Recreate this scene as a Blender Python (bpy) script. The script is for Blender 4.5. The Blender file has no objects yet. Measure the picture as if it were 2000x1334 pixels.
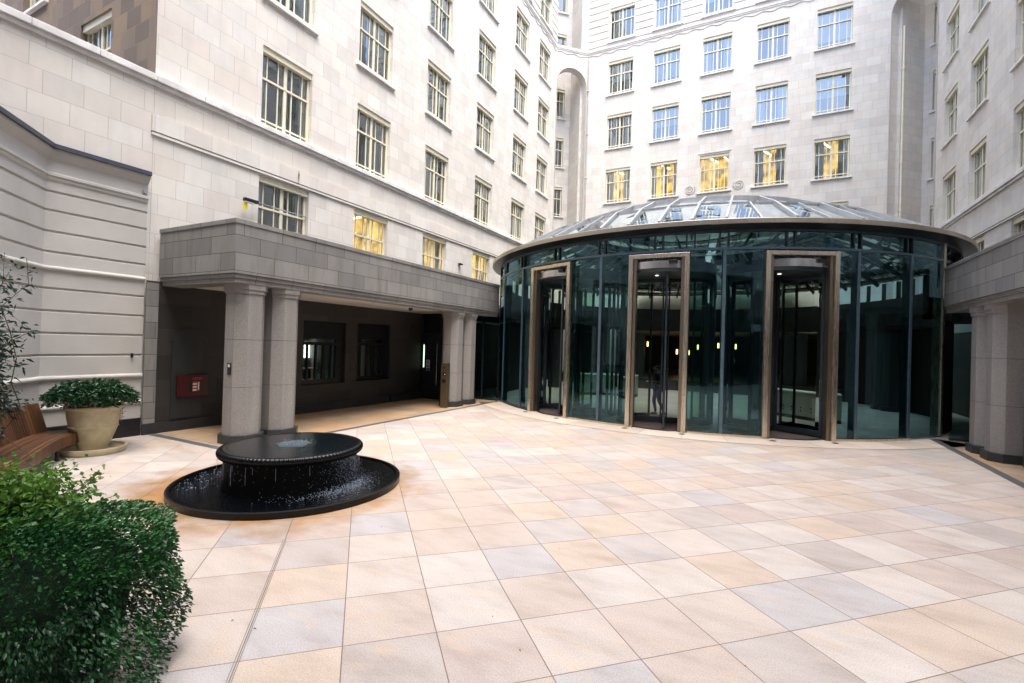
import bpy, math, random
import numpy as np
from mathutils import Vector, Matrix
random.seed(7); RNG = np.random.default_rng(11)
PI = math.pi; R = math.radians
sc = bpy.context.scene
COL = sc.collection

# ------------------------------------------------------------------ materials
def mat(name):
    m = bpy.data.materials.new(name); m.use_nodes = True
    nt = m.node_tree; b = nt.nodes['Principled BSDF']
    return m, nt, b
def N(nt, t, **kw):
    n = nt.nodes.new(t)
    for k, v in kw.items():
        if k in n.inputs: n.inputs[k].default_value = v
        else: setattr(n, k, v)
    return n
def L(nt, a, b): nt.links.new(a, b)
def math_(nt, op, a, b=None, clamp=False):
    n = nt.nodes.new('ShaderNodeMath'); n.operation = op; n.use_clamp = clamp
    for i, v in enumerate((a, b)):
        if v is None: continue
        if hasattr(v, 'links'): L(nt, v, n.inputs[i])
        else: n.inputs[i].default_value = v
    return n.outputs[0]
def mix(nt, fac, a, b, mode='MIX'):
    n = nt.nodes.new('ShaderNodeMix'); n.data_type = 'RGBA'; n.blend_type = mode
    for i, v in ((0, fac), (6, a), (7, b)):
        if hasattr(v, 'links'): L(nt, v, n.inputs[i])
        else: n.inputs[i].default_value = v if i == 0 else (*v[:3], 1)
    return n.outputs[2]
def ramp(nt, fac, stops, interp='LINEAR'):
    n = nt.nodes.new('ShaderNodeValToRGB'); n.color_ramp.interpolation = interp
    e = n.color_ramp.elements
    while len(e) < len(stops): e.new(0.5)
    for i, (p, c) in enumerate(stops):
        e[i].position = p; e[i].color = (*c, 1) if len(c) == 3 else c
    L(nt, fac, n.inputs[0]); return n.outputs[0]
def noise(nt, vec, scale, detail=4, rough=0.55, dims='3D'):
    n = N(nt, 'ShaderNodeTexNoise', Scale=scale, Detail=detail, Roughness=rough)
    n.noise_dimensions = dims
    if vec is not None: L(nt, vec, n.inputs['Vector'])
    return n.outputs['Fac']
def bump(nt, b, h, strength=0.3, dist=0.01):
    n = N(nt, 'ShaderNodeBump', Strength=strength, Distance=dist)
    L(nt, h, n.inputs['Height']); L(nt, n.outputs[0], b.inputs['Normal'])
def simple(name, col, rough=0.6, metal=0.0, var=0.12, scale=6, bmp=0.0, spec=0.5):
    m, nt, b = mat(name)
    tc = N(nt, 'ShaderNodeTexCoord').outputs['Object']
    f = noise(nt, tc, scale)
    c1 = tuple(max(0, x * (1 - var)) for x in col); c2 = tuple(min(1, x * (1 + var)) for x in col)
    L(nt, ramp(nt, f, [(0.3, c1), (0.7, c2)]), b.inputs['Base Color'])
    b.inputs['Roughness'].default_value = rough; b.inputs['Metallic'].default_value = metal
    b.inputs['Specular IOR Level'].default_value = spec
    if bmp: bump(nt, b, noise(nt, tc, scale * 8), bmp, 0.004)
    return m

def ashlar(name, tints, bw, bh, mortar=0.006, mort_col=(0.33, 0.30, 0.27), speck=0.0, stain=0.0, stain_col=(0.1, 0.1, 0.08), rough=0.75):
    """Coursed stone on a UV map given in metres: every block its own tint."""
    m, nt, b = mat(name)
    uv = N(nt, 'ShaderNodeUVMap').outputs[0]
    sep = N(nt, 'ShaderNodeSeparateXYZ'); L(nt, uv, sep.inputs[0])
    row = math_(nt, 'FLOOR', math_(nt, 'DIVIDE', sep.outputs[1], bh))
    wn = N(nt, 'ShaderNodeTexWhiteNoise'); wn.noise_dimensions = '1D'; L(nt, row, wn.inputs['W'])
    # bricks whose width also drifts along the course
    wob = noise(nt, uv, 0.55, 1)
    off = math_(nt, 'ADD', math_(nt, 'MULTIPLY', math_(nt, 'MODULO', row, 2.0), 0.5), math_(nt, 'MULTIPLY', wn.outputs[0], 0.34))
    ux = math_(nt, 'ADD', math_(nt, 'ADD', math_(nt, 'DIVIDE', sep.outputs[0], bw), off), math_(nt, 'MULTIPLY', wob, 0.0))
    colu = math_(nt, 'FLOOR', ux)
    fu = math_(nt, 'MULTIPLY', math_(nt, 'SUBTRACT', ux, colu), bw)
    fv = math_(nt, 'MULTIPLY', math_(nt, 'SUBTRACT', math_(nt, 'DIVIDE', sep.outputs[1], bh), row), bh)
    du = math_(nt, 'MINIMUM', fu, math_(nt, 'SUBTRACT', bw, fu)); dv = math_(nt, 'MINIMUM', fv, math_(nt, 'SUBTRACT', bh, fv))
    d = math_(nt, 'MINIMUM', du, dv)
    cx = N(nt, 'ShaderNodeCombineXYZ'); L(nt, colu, cx.inputs[0]); L(nt, row, cx.inputs[1])
    w2 = N(nt, 'ShaderNodeTexWhiteNoise'); L(nt, cx.outputs[0], w2.inputs['Vector'])
    n = len(tints)
    c = ramp(nt, w2.outputs[0], [((i + 0.0) / n, t) for i, t in enumerate(tints)], 'CONSTANT')
    sc3 = noise(nt, uv, 1.1, 6, 0.6)
    c = mix(nt, 0.55, c, ramp(nt, sc3, [(0.25, (0.80, 0.79, 0.77)), (0.75, (1.12, 1.11, 1.10))]), 'MULTIPLY')
    if speck:
        c = mix(nt, speck, c, ramp(nt, noise(nt, uv, 110, 2, 0.8), [(0.35, (0.35, 0.35, 0.36)), (0.65, (1.45, 1.42, 1.4))]), 'MULTIPLY')
    if stain:
        mp = N(nt, 'ShaderNodeMapping'); mp.inputs['Scale'].default_value = (2.6, 0.35, 1); L(nt, uv, mp.inputs[0])
        s = ramp(nt, noise(nt, mp.outputs[0], 1.3, 6, 0.65), [(0.48, (0, 0, 0)), (0.72, (1, 1, 1))])
        c = mix(nt, math_(nt, 'MULTIPLY', s, stain), c, stain_col)
    mfac = math_(nt, 'LESS_THAN', d, mortar)
    c = mix(nt, mfac, c, mort_col)
    L(nt, c, b.inputs['Base Color']); b.inputs['Roughness'].default_value = rough
    b.inputs['Specular IOR Level'].default_value = 0.25
    h = math_(nt, 'ADD', math_(nt, 'MINIMUM', math_(nt, 'DIVIDE', d, mortar * 2.0), 1.0), math_(nt, 'MULTIPLY', noise(nt, uv, 45, 4), 0.35))
    bump(nt, b, h, 0.35, 0.006)
    return m

PORT = ashlar('portland_stone', [(0.711, 0.680, 0.630), (0.685, 0.650, 0.601), (0.721, 0.700, 0.655), (0.654, 0.624, 0.581), (0.706, 0.660, 0.606), (0.736, 0.710, 0.665), (0.680, 0.665, 0.630), (0.721, 0.690, 0.630)], 0.66, 0.472, 0.0045, (.44, .41, .375), stain=.2, stain_col=(.44, .42, .39))
PORTD = ashlar('shaded_portland_stone', [(0.211, 0.157, 0.115), (0.260, 0.190, 0.135), (0.180, 0.140, 0.110), (0.236, 0.185, 0.140), (0.285, 0.207, 0.140), (0.192, 0.146, 0.115)], 0.66, 0.472, 0.006, (.22, .19, .16), stain=0.5, stain_col=(.18, .14, .11))  # Portland stone turned dark brown, the side wall's shade put into its colour
GRAN = ashlar('grey_granite', [(0.265, 0.263, 0.256), (0.242, 0.239, 0.236), (0.289, 0.287, 0.280), (0.254, 0.251, 0.244), (0.226, 0.224, 0.224)], 0.92, 0.375, 0.006, (.075, .07, .055), speck=0.5, stain=0.6, stain_col=(.14, .14, .115))
GRAN_D = ashlar('shade_dark_granite', [(0.043, 0.042, 0.040), (0.038, 0.037, 0.035), (0.049, 0.047, 0.045)], 1.4, 0.62, 0.005, (.05, .05, .045), speck=0.3, rough=0.55)  # much darker than the grey granite, portico shade put into the colour

def granite(name, col, spk=0.45, rough=0.6):
    m, nt, b = mat(name)
    tc = N(nt, 'ShaderNodeTexCoord').outputs['Object']
    c = mix(nt, spk, col, ramp(nt, noise(nt, tc, 95, 2, 0.8), [(0.36, (.4, .4, .42)), (0.64, (1.5, 1.46, 1.42))]), 'MULTIPLY')
    mp = N(nt, 'ShaderNodeMapping'); mp.inputs['Scale'].default_value = (1, 1, .12); L(nt, tc, mp.inputs[0])
    c = mix(nt, 0.4, c, ramp(nt, noise(nt, mp.outputs[0], 5, 5), [(0.3, (.7, .69, .66)), (0.7, (1.15, 1.15, 1.15))]), 'MULTIPLY')
    L(nt, c, b.inputs['Base Color']); b.inputs['Roughness'].default_value = rough; b.inputs['Specular IOR Level'].default_value = .3
    bump(nt, b, noise(nt, tc, 120, 2), 0.12, 0.003)
    return m
GCOL = granite('column_granite', (.285, .275, .265), .6)
GPLI = granite('plinth_granite', (.04, .043, .045), 0.3, 0.45)
STUC = simple('cream_stucco', (.50, .485, .455), 0.8, var=0.07, scale=1.5, bmp=0.15, spec=.2)
LEAD = simple('lead_capping', (.045, .052, .075), 0.45, 0.3, 0.2, 9)
TRIM = simple('coping_stone', (.72, .71, .69), 0.75, var=0.16, scale=2.2, bmp=.2, spec=.2)
CREAM = simple('cream_window_paint', (.78, .73, .56), 0.45, var=0.07, scale=3)
DARKF = simple('dark_steel_frame', (.035, .05, .062), 0.35, 0.5, .15)
BLUEF = simple('blue_grey_mullion', (.10, .155, .20), 0.35, 0.55, .12)
BLACK = simple('black_metal', (.012, .013, .015), 0.35, 0.2, .2)
ROOFM = simple('grey_roof_steel', (.50, .52, .55), 0.32, 0.55, .1, 4)
SILV = simple('silver_steel', (.6, .6, .6), 0.25, 0.9, .08, 4)
def brushed(name, col, rough=.3):
    m, nt, b = mat(name)
    tc = N(nt, 'ShaderNodeTexCoord').outputs['Object']
    mp = N(nt, 'ShaderNodeMapping'); mp.inputs['Scale'].default_value = (60, 60, .7); L(nt, tc, mp.inputs[0])
    f = noise(nt, mp.outputs[0], 3, 3)
    L(nt, ramp(nt, f, [(0.3, tuple(x * .94 for x in col)), (.7, tuple(min(1, x * 1.05) for x in col))]), b.inputs['Base Color'])
    L(nt, math_(nt, 'ADD', math_(nt, 'MULTIPLY', f, .2), rough - .1), b.inputs['Roughness'])
    b.inputs['Metallic'].default_value = 0.92
    return m
BRONZE = brushed('brushed_bronze_steel', (.64, .56, .46), .27)
EAVE = brushed('eave_bronze', (.46, .40, .32), .30)
BRZD = brushed('dark_bronze', (.27, .23, .18), .34)  # darker bronze for the inner door jambs
PYLM = brushed('pylon_bronze', (.17, .145, .095), .38)
SOFF = simple('plaster_soffit', (.62, .60, .56), 0.8, var=.05, scale=1)
RED = simple('red_enamel', (.05, .003, .004), 0.4, 0, .1)
YEL = simple('yellow_tag', (.75, .62, .02), 0.6, 0, .06)
WHITE = simple('white_print', (.75, .75, .73), 0.5, 0, .04)
BLUEP = simple('blue_print', (.02, .10, .38), 0.5, 0, .05)
RUST = simple('rusty_iron', (.10, .05, .03), 0.85, 0, .3, 30)
TERR = simple('buff_clay', (.52, .45, .30), 0.8, 0, .14, 5, .3, .2)
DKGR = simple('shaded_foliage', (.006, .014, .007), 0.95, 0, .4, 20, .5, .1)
SOIL = simple('dark_soil', (.03, .022, .015), 0.95, 0, .3, 20, .5, .1)
PEBB = None
def pebble():
    m, nt, b = mat('pebbled_planter')
    tc = N(nt, 'ShaderNodeTexCoord').outputs['Object']
    v = N(nt, 'ShaderNodeTexVoronoi', Scale=22.0); L(nt, tc, v.inputs['Vector'])
    c = ramp(nt, v.outputs['Distance'], [(0.1, (.16, .13, .09)), (.6, (.05, .042, .03))])
    L(nt, c, b.inputs['Base Color']); b.inputs['Roughness'].default_value = .85
    bump(nt, b, v.outputs['Distance'], .8, .02); return m
PEBB = pebble()

def wood():
    m, nt, b = mat('oiled_hardwood')
    tc = N(nt, 'ShaderNodeTexCoord').outputs['Object']
    uv = N(nt, 'ShaderNodeUVMap').outputs[0]
    sep = N(nt, 'ShaderNodeSeparateXYZ'); L(nt, uv, sep.inputs[0])
    wn = N(nt, 'ShaderNodeTexWhiteNoise'); wn.noise_dimensions = '1D'
    L(nt, math_(nt, 'FLOOR', sep.outputs[0]), wn.inputs['W'])
    c = ramp(nt, wn.outputs[0], [(0, (.05, .018, .008)), (.3, (.085, .034, .013)), (.6, (.13, .058, .021)), (1, (.06, .024, .01))])
    mp = N(nt, 'ShaderNodeMapping'); mp.inputs['Scale'].default_value = (30, 30, 3); L(nt, tc, mp.inputs[0])
    c = mix(nt, .6, c, ramp(nt, noise(nt, mp.outputs[0], 2, 4), [(.3, (.65, .6, .55)), (.7, (1.3, 1.3, 1.3))]), 'MULTIPLY')
    L(nt, c, b.inputs['Base Color']); b.inputs['Roughness'].default_value = .5
    return m
WOOD = wood()

def leafmat(name, cols, rough=.42, trans=.25):
    m, nt, b = mat(name)
    a = N(nt, 'ShaderNodeUVMap').outputs[0]
    sep = N(nt, 'ShaderNodeSeparateXYZ'); L(nt, a, sep.inputs[0])
    n = len(cols)
    c = ramp(nt, sep.outputs[0], [(i / max(1, n - 1), x) for i, x in enumerate(cols)])
    L(nt, c, b.inputs['Base Color']); b.inputs['Roughness'].default_value = rough
    b.inputs['Specular IOR Level'].default_value = .4
    tr = N(nt, 'ShaderNodeBsdfTranslucent'); L(nt, c, tr.inputs[0])
    mx = N(nt, 'ShaderNodeMixShader'); mx.inputs[0].default_value = trans
    L(nt, b.outputs[0], mx.inputs[1]); L(nt, tr.outputs[0], mx.inputs[2])
    L(nt, mx.outputs[0], nt.nodes['Material Output'].inputs[0])
    return m
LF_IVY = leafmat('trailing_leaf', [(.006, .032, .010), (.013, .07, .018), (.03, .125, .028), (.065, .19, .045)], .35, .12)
LF_PALE = leafmat('pale_leaf', [(.035, .095, .014), (.075, .18, .022), (.14, .28, .038)], .5, .35)
LF_POT = leafmat('potted_leaf', [(.008, .035, .015), (.015, .06, .022), (.035, .095, .035)], .35, .12)
LF_CLM = leafmat('climber_leaf', [(.006, .025, .016), (.012, .045, .028), (.03, .08, .045)], .35, .15)
STEM = simple('woody_stem', (.06, .045, .025), .8, 0, .2, 20)

def glass(name, tint, refl=0.10, rough=0.0, f0=1.5, dark=None):
    """Architectural glass: tinted see-through plus a mirror coat that grows towards grazing angles."""
    rc = dark or (.9, .97, 1)
    m = bpy.data.materials.new(name); m.use_nodes = True; nt = m.node_tree
    nt.nodes.clear(); out = N(nt, 'ShaderNodeOutputMaterial')
    t = N(nt, 'ShaderNodeBsdfTransparent'); t.inputs[0].default_value = (*tint, 1)
    g = N(nt, 'ShaderNodeBsdfGlossy'); g.inputs['Roughness'].default_value = rough; g.inputs[0].default_value = (*rc, 1)
    fr = N(nt, 'ShaderNodeFresnel', IOR=f0)
    f = math_(nt, 'ADD', fr.outputs[0], refl, True)
    tc = N(nt, 'ShaderNodeTexCoord').outputs['Object']
    bn = N(nt, 'ShaderNodeBump', Strength=.05, Distance=.02); L(nt, noise(nt, tc, 1.4, 2), bn.inputs['Height'])
    L(nt, bn.outputs[0], g.inputs['Normal'])
    mx = N(nt, 'ShaderNodeMixShader'); L(nt, f, mx.inputs[0]); L(nt, t.outputs[0], mx.inputs[1]); L(nt, g.outputs[0], mx.inputs[2])
    L(nt, mx.outputs[0], out.inputs[0]); return m
GL_WIN = glass('window_glass', (.80, .86, .86), .19, .0, 1.5)
GL_SKY = glass('back_window_glass', (.72, .80, .84), .17, .0, 1.5)
GL_TEAL = glass('teal_facade_glass', (.37, .65, .67), .04, .0, 1.5, (.46, .80, .92))
GL_ROOF = glass('roof_glass', (.70, .80, .84), .46, .0, 1.5)
GL_DOOR = glass('door_glass', (.78, .86, .80), .01, .0, 1.3)

def emit(name, col, s, var=0.0, scale=2.0):
    m = bpy.data.materials.new(name); m.use_nodes = True; nt = m.node_tree
    nt.nodes.clear(); out = N(nt, 'ShaderNodeOutputMaterial'); e = N(nt, 'ShaderNodeEmission')
    e.inputs[0].default_value = (*col, 1); e.inputs[1].default_value = s
    if var:
        tc = N(nt, 'ShaderNodeTexCoord').outputs['Object']
        oi = N(nt, 'ShaderNodeObjectInfo'); va = N(nt, 'ShaderNodeVectorMath'); va.operation = 'ADD'; L(nt, tc, va.inputs[0]); L(nt, math_(nt, 'MULTIPLY', oi.outputs['Random'], 37.0), va.inputs[1]); tc = va.outputs[0]
        L(nt, ramp(nt, noise(nt, tc, scale, 3), [(.35, tuple(c * (1 - var) for c in col)), (.65, col)]), e.inputs[0])
    L(nt, e.outputs[0], out.inputs[0]); return m
EM_ROOM = emit('lit_room', (1.0, .58, .11), 0.42, .85, 1.9)
EM_TUBE = emit('ceiling_tube', (1, .88, .6), 3)
EM_DAY = emit('far_daylight_window', (1, .96, .86), 1.6)
EM_PEND = emit('pendant_glow', (1, .58, .17), 1.4)
EM_SPOT = emit('downlight_glow', (1, .9, .7), .45)
EM_RED = emit('indicator_glow', (1, .1, .05), 3)
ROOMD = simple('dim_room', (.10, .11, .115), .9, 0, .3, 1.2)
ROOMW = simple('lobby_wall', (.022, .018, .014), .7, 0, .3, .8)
CURT = simple('grey_curtain', (.82, .86, .86), .9, 0, .12, 14)
BLND = simple('white_blind', (.66, .68, .68), .8, 0, .05, 3)
DESK = simple('white_desk', (.30, .31, .27), .4, 0, .05, 3)

# ground paving: slabs at 45 degrees to the buildings
def paving():
    m, nt, b = mat('sandstone_paving')
    tc = N(nt, 'ShaderNodeTexCoord').outputs['Object']
    S = 0.72; ang = R(17.1797 + 27.545)
    c_, s_ = math.cos(ang), math.sin(ang)
    sep = N(nt, 'ShaderNodeSeparateXYZ'); L(nt, tc, sep.inputs[0])
    x, y = sep.outputs[0], sep.outputs[1]
    U = math_(nt, 'ADD', math_(nt, 'ADD', math_(nt, 'MULTIPLY', x, c_ / S), math_(nt, 'MULTIPLY', y, s_ / S)), 2.1142)
    V = math_(nt, 'ADD', math_(nt, 'ADD', math_(nt, 'MULTIPLY', x, -s_ / S), math_(nt, 'MULTIPLY', y, c_ / S)), -9.4174)
    fu0, fv0 = math_(nt, 'FLOOR', U), math_(nt, 'FLOOR', V)
    fu, fv = math_(nt, 'SUBTRACT', U, fu0), math_(nt, 'SUBTRACT', V, fv0)
    d = math_(nt, 'MINIMUM', math_(nt, 'MINIMUM', fu, math_(nt, 'SUBTRACT', 1, fu)), math_(nt, 'MINIMUM', fv, math_(nt, 'SUBTRACT', 1, fv)))
    cb = N(nt, 'ShaderNodeCombineXYZ'); L(nt, fu0, cb.inputs[0]); L(nt, fv0, cb.inputs[1])
    wn = N(nt, 'ShaderNodeTexWhiteNoise'); L(nt, cb.outputs[0], wn.inputs['Vector'])
    tints = [(0.436, 0.366, 0.317), (0.427, 0.382, 0.347), (0.453, 0.377, 0.317), (0.404, 0.377, 0.364), (0.453, 0.390, 0.340), (0.427, 0.361, 0.320), (0.470, 0.424, 0.382), (0.462, 0.380, 0.309), (0.413, 0.373, 0.347), (0.462, 0.403, 0.356), (0.397, 0.350, 0.317), (0.479, 0.428, 0.382)]
    c = ramp(nt, wn.outputs[0], [(i / len(tints), t) for i, t in enumerate(tints)], 'CONSTANT')
    # cloudy veining that changes direction slab by slab
    vv = N(nt, 'ShaderNodeVectorMath'); vv.operation = 'MULTIPLY_ADD'
    L(nt, wn.outputs['Color'], vv.inputs[0]); vv.inputs[1].default_value = (9, 9, 9); L(nt, tc, vv.inputs[2])
    mp = N(nt, 'ShaderNodeMapping'); mp.inputs['Rotation'].default_value = (0, 0, R(30)); mp.inputs['Scale'].default_value = (1.0, 2.6, 1); L(nt, vv.outputs[0], mp.inputs[0])
    cl = noise(nt, mp.outputs[0], 1.5, 5, .6)
    c = mix(nt, .75, c, ramp(nt, cl, [(.25, (.76, .72, .69)), (.5, (1, 1, 1)), (.75, (1.15, 1.17, 1.19))]), 'MULTIPLY')
    cl2 = ramp(nt, noise(nt, mp.outputs[0], 2.3, 3, .6), [(.58, (0, 0, 0)), (.74, (1, 1, 1))])
    c = mix(nt, math_(nt, 'MULTIPLY', cl2, .4), c, (.56, .40, .25))
    c = mix(nt, .5, c, ramp(nt, noise(nt, tc, 85, 2, .85), [(.3, (.45, .41, .38)), (.5, (1, 1, 1)), (.7, (1.35, 1.35, 1.35))]), 'MULTIPLY')
    # tan water staining round the fountain
    dx = math_(nt, 'SUBTRACT', x, -6.85); dy = math_(nt, 'SUBTRACT', y, 5.2)
    rr = math_(nt, 'SQRT', math_(nt, 'ADD', math_(nt, 'MULTIPLY', dx, dx), math_(nt, 'MULTIPLY', dy, dy)))
    nz = noise(nt, tc, 1.7, 4)
    st = math_(nt, 'SUBTRACT', math_(nt, 'ADD', 2.35, math_(nt, 'MULTIPLY', math_(nt, 'SUBTRACT', nz, .5), 2.2)), rr)
    st = math_(nt, 'MULTIPLY', math_(nt, 'MULTIPLY', st, 1.3, True), .9)
    c = mix(nt, st, c, (.68, .42, .17), 'MULTIPLY')
    j = math_(nt, 'LESS_THAN', d, .0058)
    c = mix(nt, math_(nt, 'MULTIPLY', j, .85), c, (.11, .07, .05))
    L(nt, c, b.inputs['Base Color'])
    L(nt, math_(nt, 'ADD', .28, math_(nt, 'MULTIPLY', cl, .3)), b.inputs['Roughness'])
    b.inputs['Specular IOR Level'].default_value = .35
    bump(nt, b, math_(nt, 'ADD', math_(nt, 'MINIMUM', math_(nt, 'DIVIDE', d, .012), 1.0), math_(nt, 'MULTIPLY', noise(nt, tc, 60, 3), .4)), .3, .004)
    return m
PAVE = paving()
def slabs(name, col, bw, bh, jt=.005):
    return ashlar(name, [col, tuple(x * .9 for x in col), tuple(x * 1.1 for x in col), (col[0] * 1.05, col[1] * .95, col[2] * .85)], bw, bh, jt, tuple(x * .35 for x in col), speck=.3, rough=.55)
ARCF = slabs('tan_arcade_slabs', (.40, .29, .19), .72, .72)
RINGP = slabs('buff_apron_slabs', (.53, .46, .39), 1.15, .9)
SLOT = simple('slot_drain_steel', (.17, .155, .14), .5, .2)
STRIP = granite('dark_drain_granite', (.10, .105, .11), .35, .45)

def wet(name, col, rough=.08, bs=14, st=.5, sp=.6):
    m, nt, b = mat(name)
    tc = N(nt, 'ShaderNodeTexCoord').outputs['Object']
    b.inputs['Base Color'].default_value = (*col, 1); b.inputs['Roughness'].default_value = rough
    b.inputs['Specular IOR Level'].default_value = sp
    bump(nt, b, noise(nt, tc, bs, 5, .65), st, .02)
    return m
WATER_D = wet('basin_water', (.0012, .0016, .0024), .05, 13, 1.0, .16)
WATER_T = wet('film_water', (.003, .006, .008), .06, 16, .22, .42)
FGRAN = wet('wet_black_granite', (.0025, .0032, .004), .25, 60, .1, .30)
FROTH = simple('white_froth', (.03, .05, .06), .5, 0, .2, 30)
DROP = simple('drops_and_glints', (.34, .41, .52), .12, 0, .1)
SKIN = simple('skin', (.42, .24, .16), .55, 0, .06)
HAIR = simple('dark_hair', (.015, .01, .008), .5, 0, .2)
CL_BLK = simple('black_knit', (.012, .012, .016), .85, 0, .2)
CL_DEN = simple('blue_denim', (.05, .14, .30), .85, 0, .2, 18)
CL_SHR = simple('pale_blue_shirt', (.60, .70, .95), .8, 0, .06)
SHOE = simple('brown_leather', (.06, .035, .02), .5, 0, .2)

# ------------------------------------------------------------------ mesh tools
class MB:
    def __init__(s): s.v = []; s.f = []; s.uv = []; s.m = []; s.mats = []
    def mi(s, m):
        if m not in s.mats: s.mats.append(m)
        return s.mats.index(m)
    def poly(s, pts, m, uvs=None):
        i = len(s.v); s.v += [tuple(p) for p in pts]; s.f.append(tuple(range(i, i + len(pts))))
        s.uv.append(uvs or [(0, 0)] * len(pts)); s.m.append(s.mi(m))
    def quad(s, a, b, c, d, m, uvs=None): s.poly((a, b, c, d), m, uvs)
    def box(s, x0, x1, y0, y1, z0, z1, m, F=None):
        P = F or (lambda x, y, z: (x, y, z))
        c = [P(x, y, z) for x in (x0, x1) for y in (y0, y1) for z in (z0, z1)]
        i = len(s.v); s.v += c; k = s.mi(m)
        dx, dy, dz = abs(x1 - x0), abs(y1 - y0), abs(z1 - z0)
        for f, w, ax in (((0, 1, 3, 2), dy, 0), ((4, 6, 7, 5), dy, 1), ((0, 4, 5, 1), dx, 2), ((2, 3, 7, 6), dx, 3), ((0, 2, 6, 4), dx, 4), ((1, 5, 7, 3), dx, 5)):
            s.f.append(tuple(i + q for q in f)); s.m.append(k)
            u = []
            for q in f:
                lx = x1 if q & 4 else x0; ly = y1 if q & 2 else y0; lz = z1 if q & 1 else z0
                u.append((ly, lz) if ax < 2 else ((lx, lz) if ax < 4 else (lx, ly)))
            s.uv.append(u)
    def tube(s, pts, r, m, n=8, cap=True):
        pts = [Vector(p) for p in pts]; rs = r if isinstance(r, (list, tuple)) else [r] * len(pts)
        rings = []; k = s.mi(m); up = Vector((0, 0, 1))
        for i, p in enumerate(pts):
            t = (pts[min(i + 1, len(pts) - 1)] - pts[max(i - 1, 0)]).normalized()
            a = t.cross(up)
            if a.length < 1e-3: a = t.cross(Vector((1, 0, 0)))
            a.normalize(); b = t.cross(a)
            j = len(s.v)
            for q in range(n):
                an = 2 * PI * q / n; s.v.append(tuple(p + (a * math.cos(an) + b * math.sin(an)) * rs[i]))
            rings.append(j)
        for i in range(len(pts) - 1):
            for q in range(n):
                a, b = rings[i], rings[i + 1]; q2 = (q + 1) % n
                s.f.append((a + q, a + q2, b + q2, b + q)); s.m.append(k); s.uv.append([(0, 0)] * 4)
        if cap:
            for j, rev in ((rings[0], True), (rings[-1], False)):
                f = tuple(j + q for q in range(n)); s.f.append(f[::-1] if rev else f); s.m.append(k); s.uv.append([(0, 0)] * n)
    def lathe(s, prof, m, n=64, a0=0, a1=2 * PI, c=(0, 0), jit=None, uvs=1.0):
        full = abs(a1 - a0 - 2 * PI) < 1e-6; k = s.mi(m); i0 = len(s.v); cnt = n if full else n + 1
        for q in range(cnt):
            a = a0 + (a1 - a0) * q / n
            for (r, z) in prof:
                rr = r * (jit(a, r, z) if jit else 1); s.v.append((c[0] + rr * math.sin(a), c[1] - rr * math.cos(a), z))
        P = len(prof); ln = [0]
        for j in range(1, P): ln.append(ln[-1] + math.hypot(prof[j][0] - prof[j - 1][0], prof[j][1] - prof[j - 1][1]))
        for q in range(n):
            q2 = (q + 1) % cnt
            for j in range(P - 1):
                s.f.append((i0 + q * P + j, i0 + q2 * P + j, i0 + q2 * P + j + 1, i0 + q * P + j + 1)); s.m.append(k)
                ra = max(p[0] for p in prof); ua = (a0 + (a1 - a0) * q / n) * ra; ub = (a0 + (a1 - a0) * (q + 1) / n) * ra
                v0, v1 = (prof[j][1], prof[j + 1][1]) if abs(prof[j][1] - prof[j + 1][1]) > 1e-4 else (ln[j], ln[j + 1])
                s.uv.append([(ua, v0), (ub, v0), (ub, v1), (ua, v1)])
    def prism(s, pts, z0, z1, m, top=True, bot=True):
        n = len(pts); i = len(s.v); k = s.mi(m); acc = 0
        s.v += [(x, y, z0) for x, y in pts] + [(x, y, z1) for x, y in pts]
        for q in range(n):
            q2 = (q + 1) % n; d = math.hypot(pts[q2][0] - pts[q][0], pts[q2][1] - pts[q][1])
            s.f.append((i + q, i + q2, i + n + q2, i + n + q)); s.m.append(k); s.uv.append([(acc, z0), (acc + d, z0), (acc + d, z1), (acc, z1)]); acc += d
        if top: s.f.append(tuple(i + n + q for q in range(n))); s.m.append(k); s.uv.append([pts[q] for q in range(n)])
        if bot: s.f.append(tuple(i + q for q in range(n))[::-1]); s.m.append(k); s.uv.append([pts[q] for q in range(n)][::-1])
    def mesh(s, name, smooth=False):
        me = bpy.data.meshes.new(name); me.from_pydata(s.v, [], s.f)
        for m in s.mats: me.materials.append(m)
        me.polygons.foreach_set('material_index', s.m)
        u = me.uv_layers.new(name='UVMap'); flat = [c for f in s.uv for p in f for c in p[:2]]
        u.data.foreach_set('uv', flat)
        if smooth: me.polygons.foreach_set('use_smooth', [True] * len(s.f))
        me.update(); return me
    def obj(s, name, parent=None, smooth=False, bevel=0, auto=None):
        o = bpy.data.objects.new(name, s.mesh(name, smooth)); COL.objects.link(o)
        if parent: o.parent = parent
        if bevel:
            b = o.modifiers.new('bevel', 'BEVEL'); b.width = bevel; b.segments = 2; b.limit_method = 'ANGLE'
        if auto:
            e = o.modifiers.new('split', 'EDGE_SPLIT'); e.split_angle = R(auto)
        return o
def link(name, me, parent=None, loc=(0, 0, 0), rz=0):
    o = bpy.data.objects.new(name, me); COL.objects.link(o); o.parent = parent; o.location = loc; o.rotation_euler = (0, 0, rz); return o
def thing(name, label, cat, loc=(0, 0, 0), rz=0, group=None):
    o = bpy.data.objects.new(name, None); COL.objects.link(o); o.location = loc; o.rotation_euler = (0, 0, rz); o.empty_display_size = .2
    return tag(o, label, cat, group)
def tag(o, label, cat, group=None):
    o['label'] = label; o['category'] = cat
    if group: o['group'] = group
    return o
def struct(o, kind='structure'): o['kind'] = kind; return o

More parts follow.
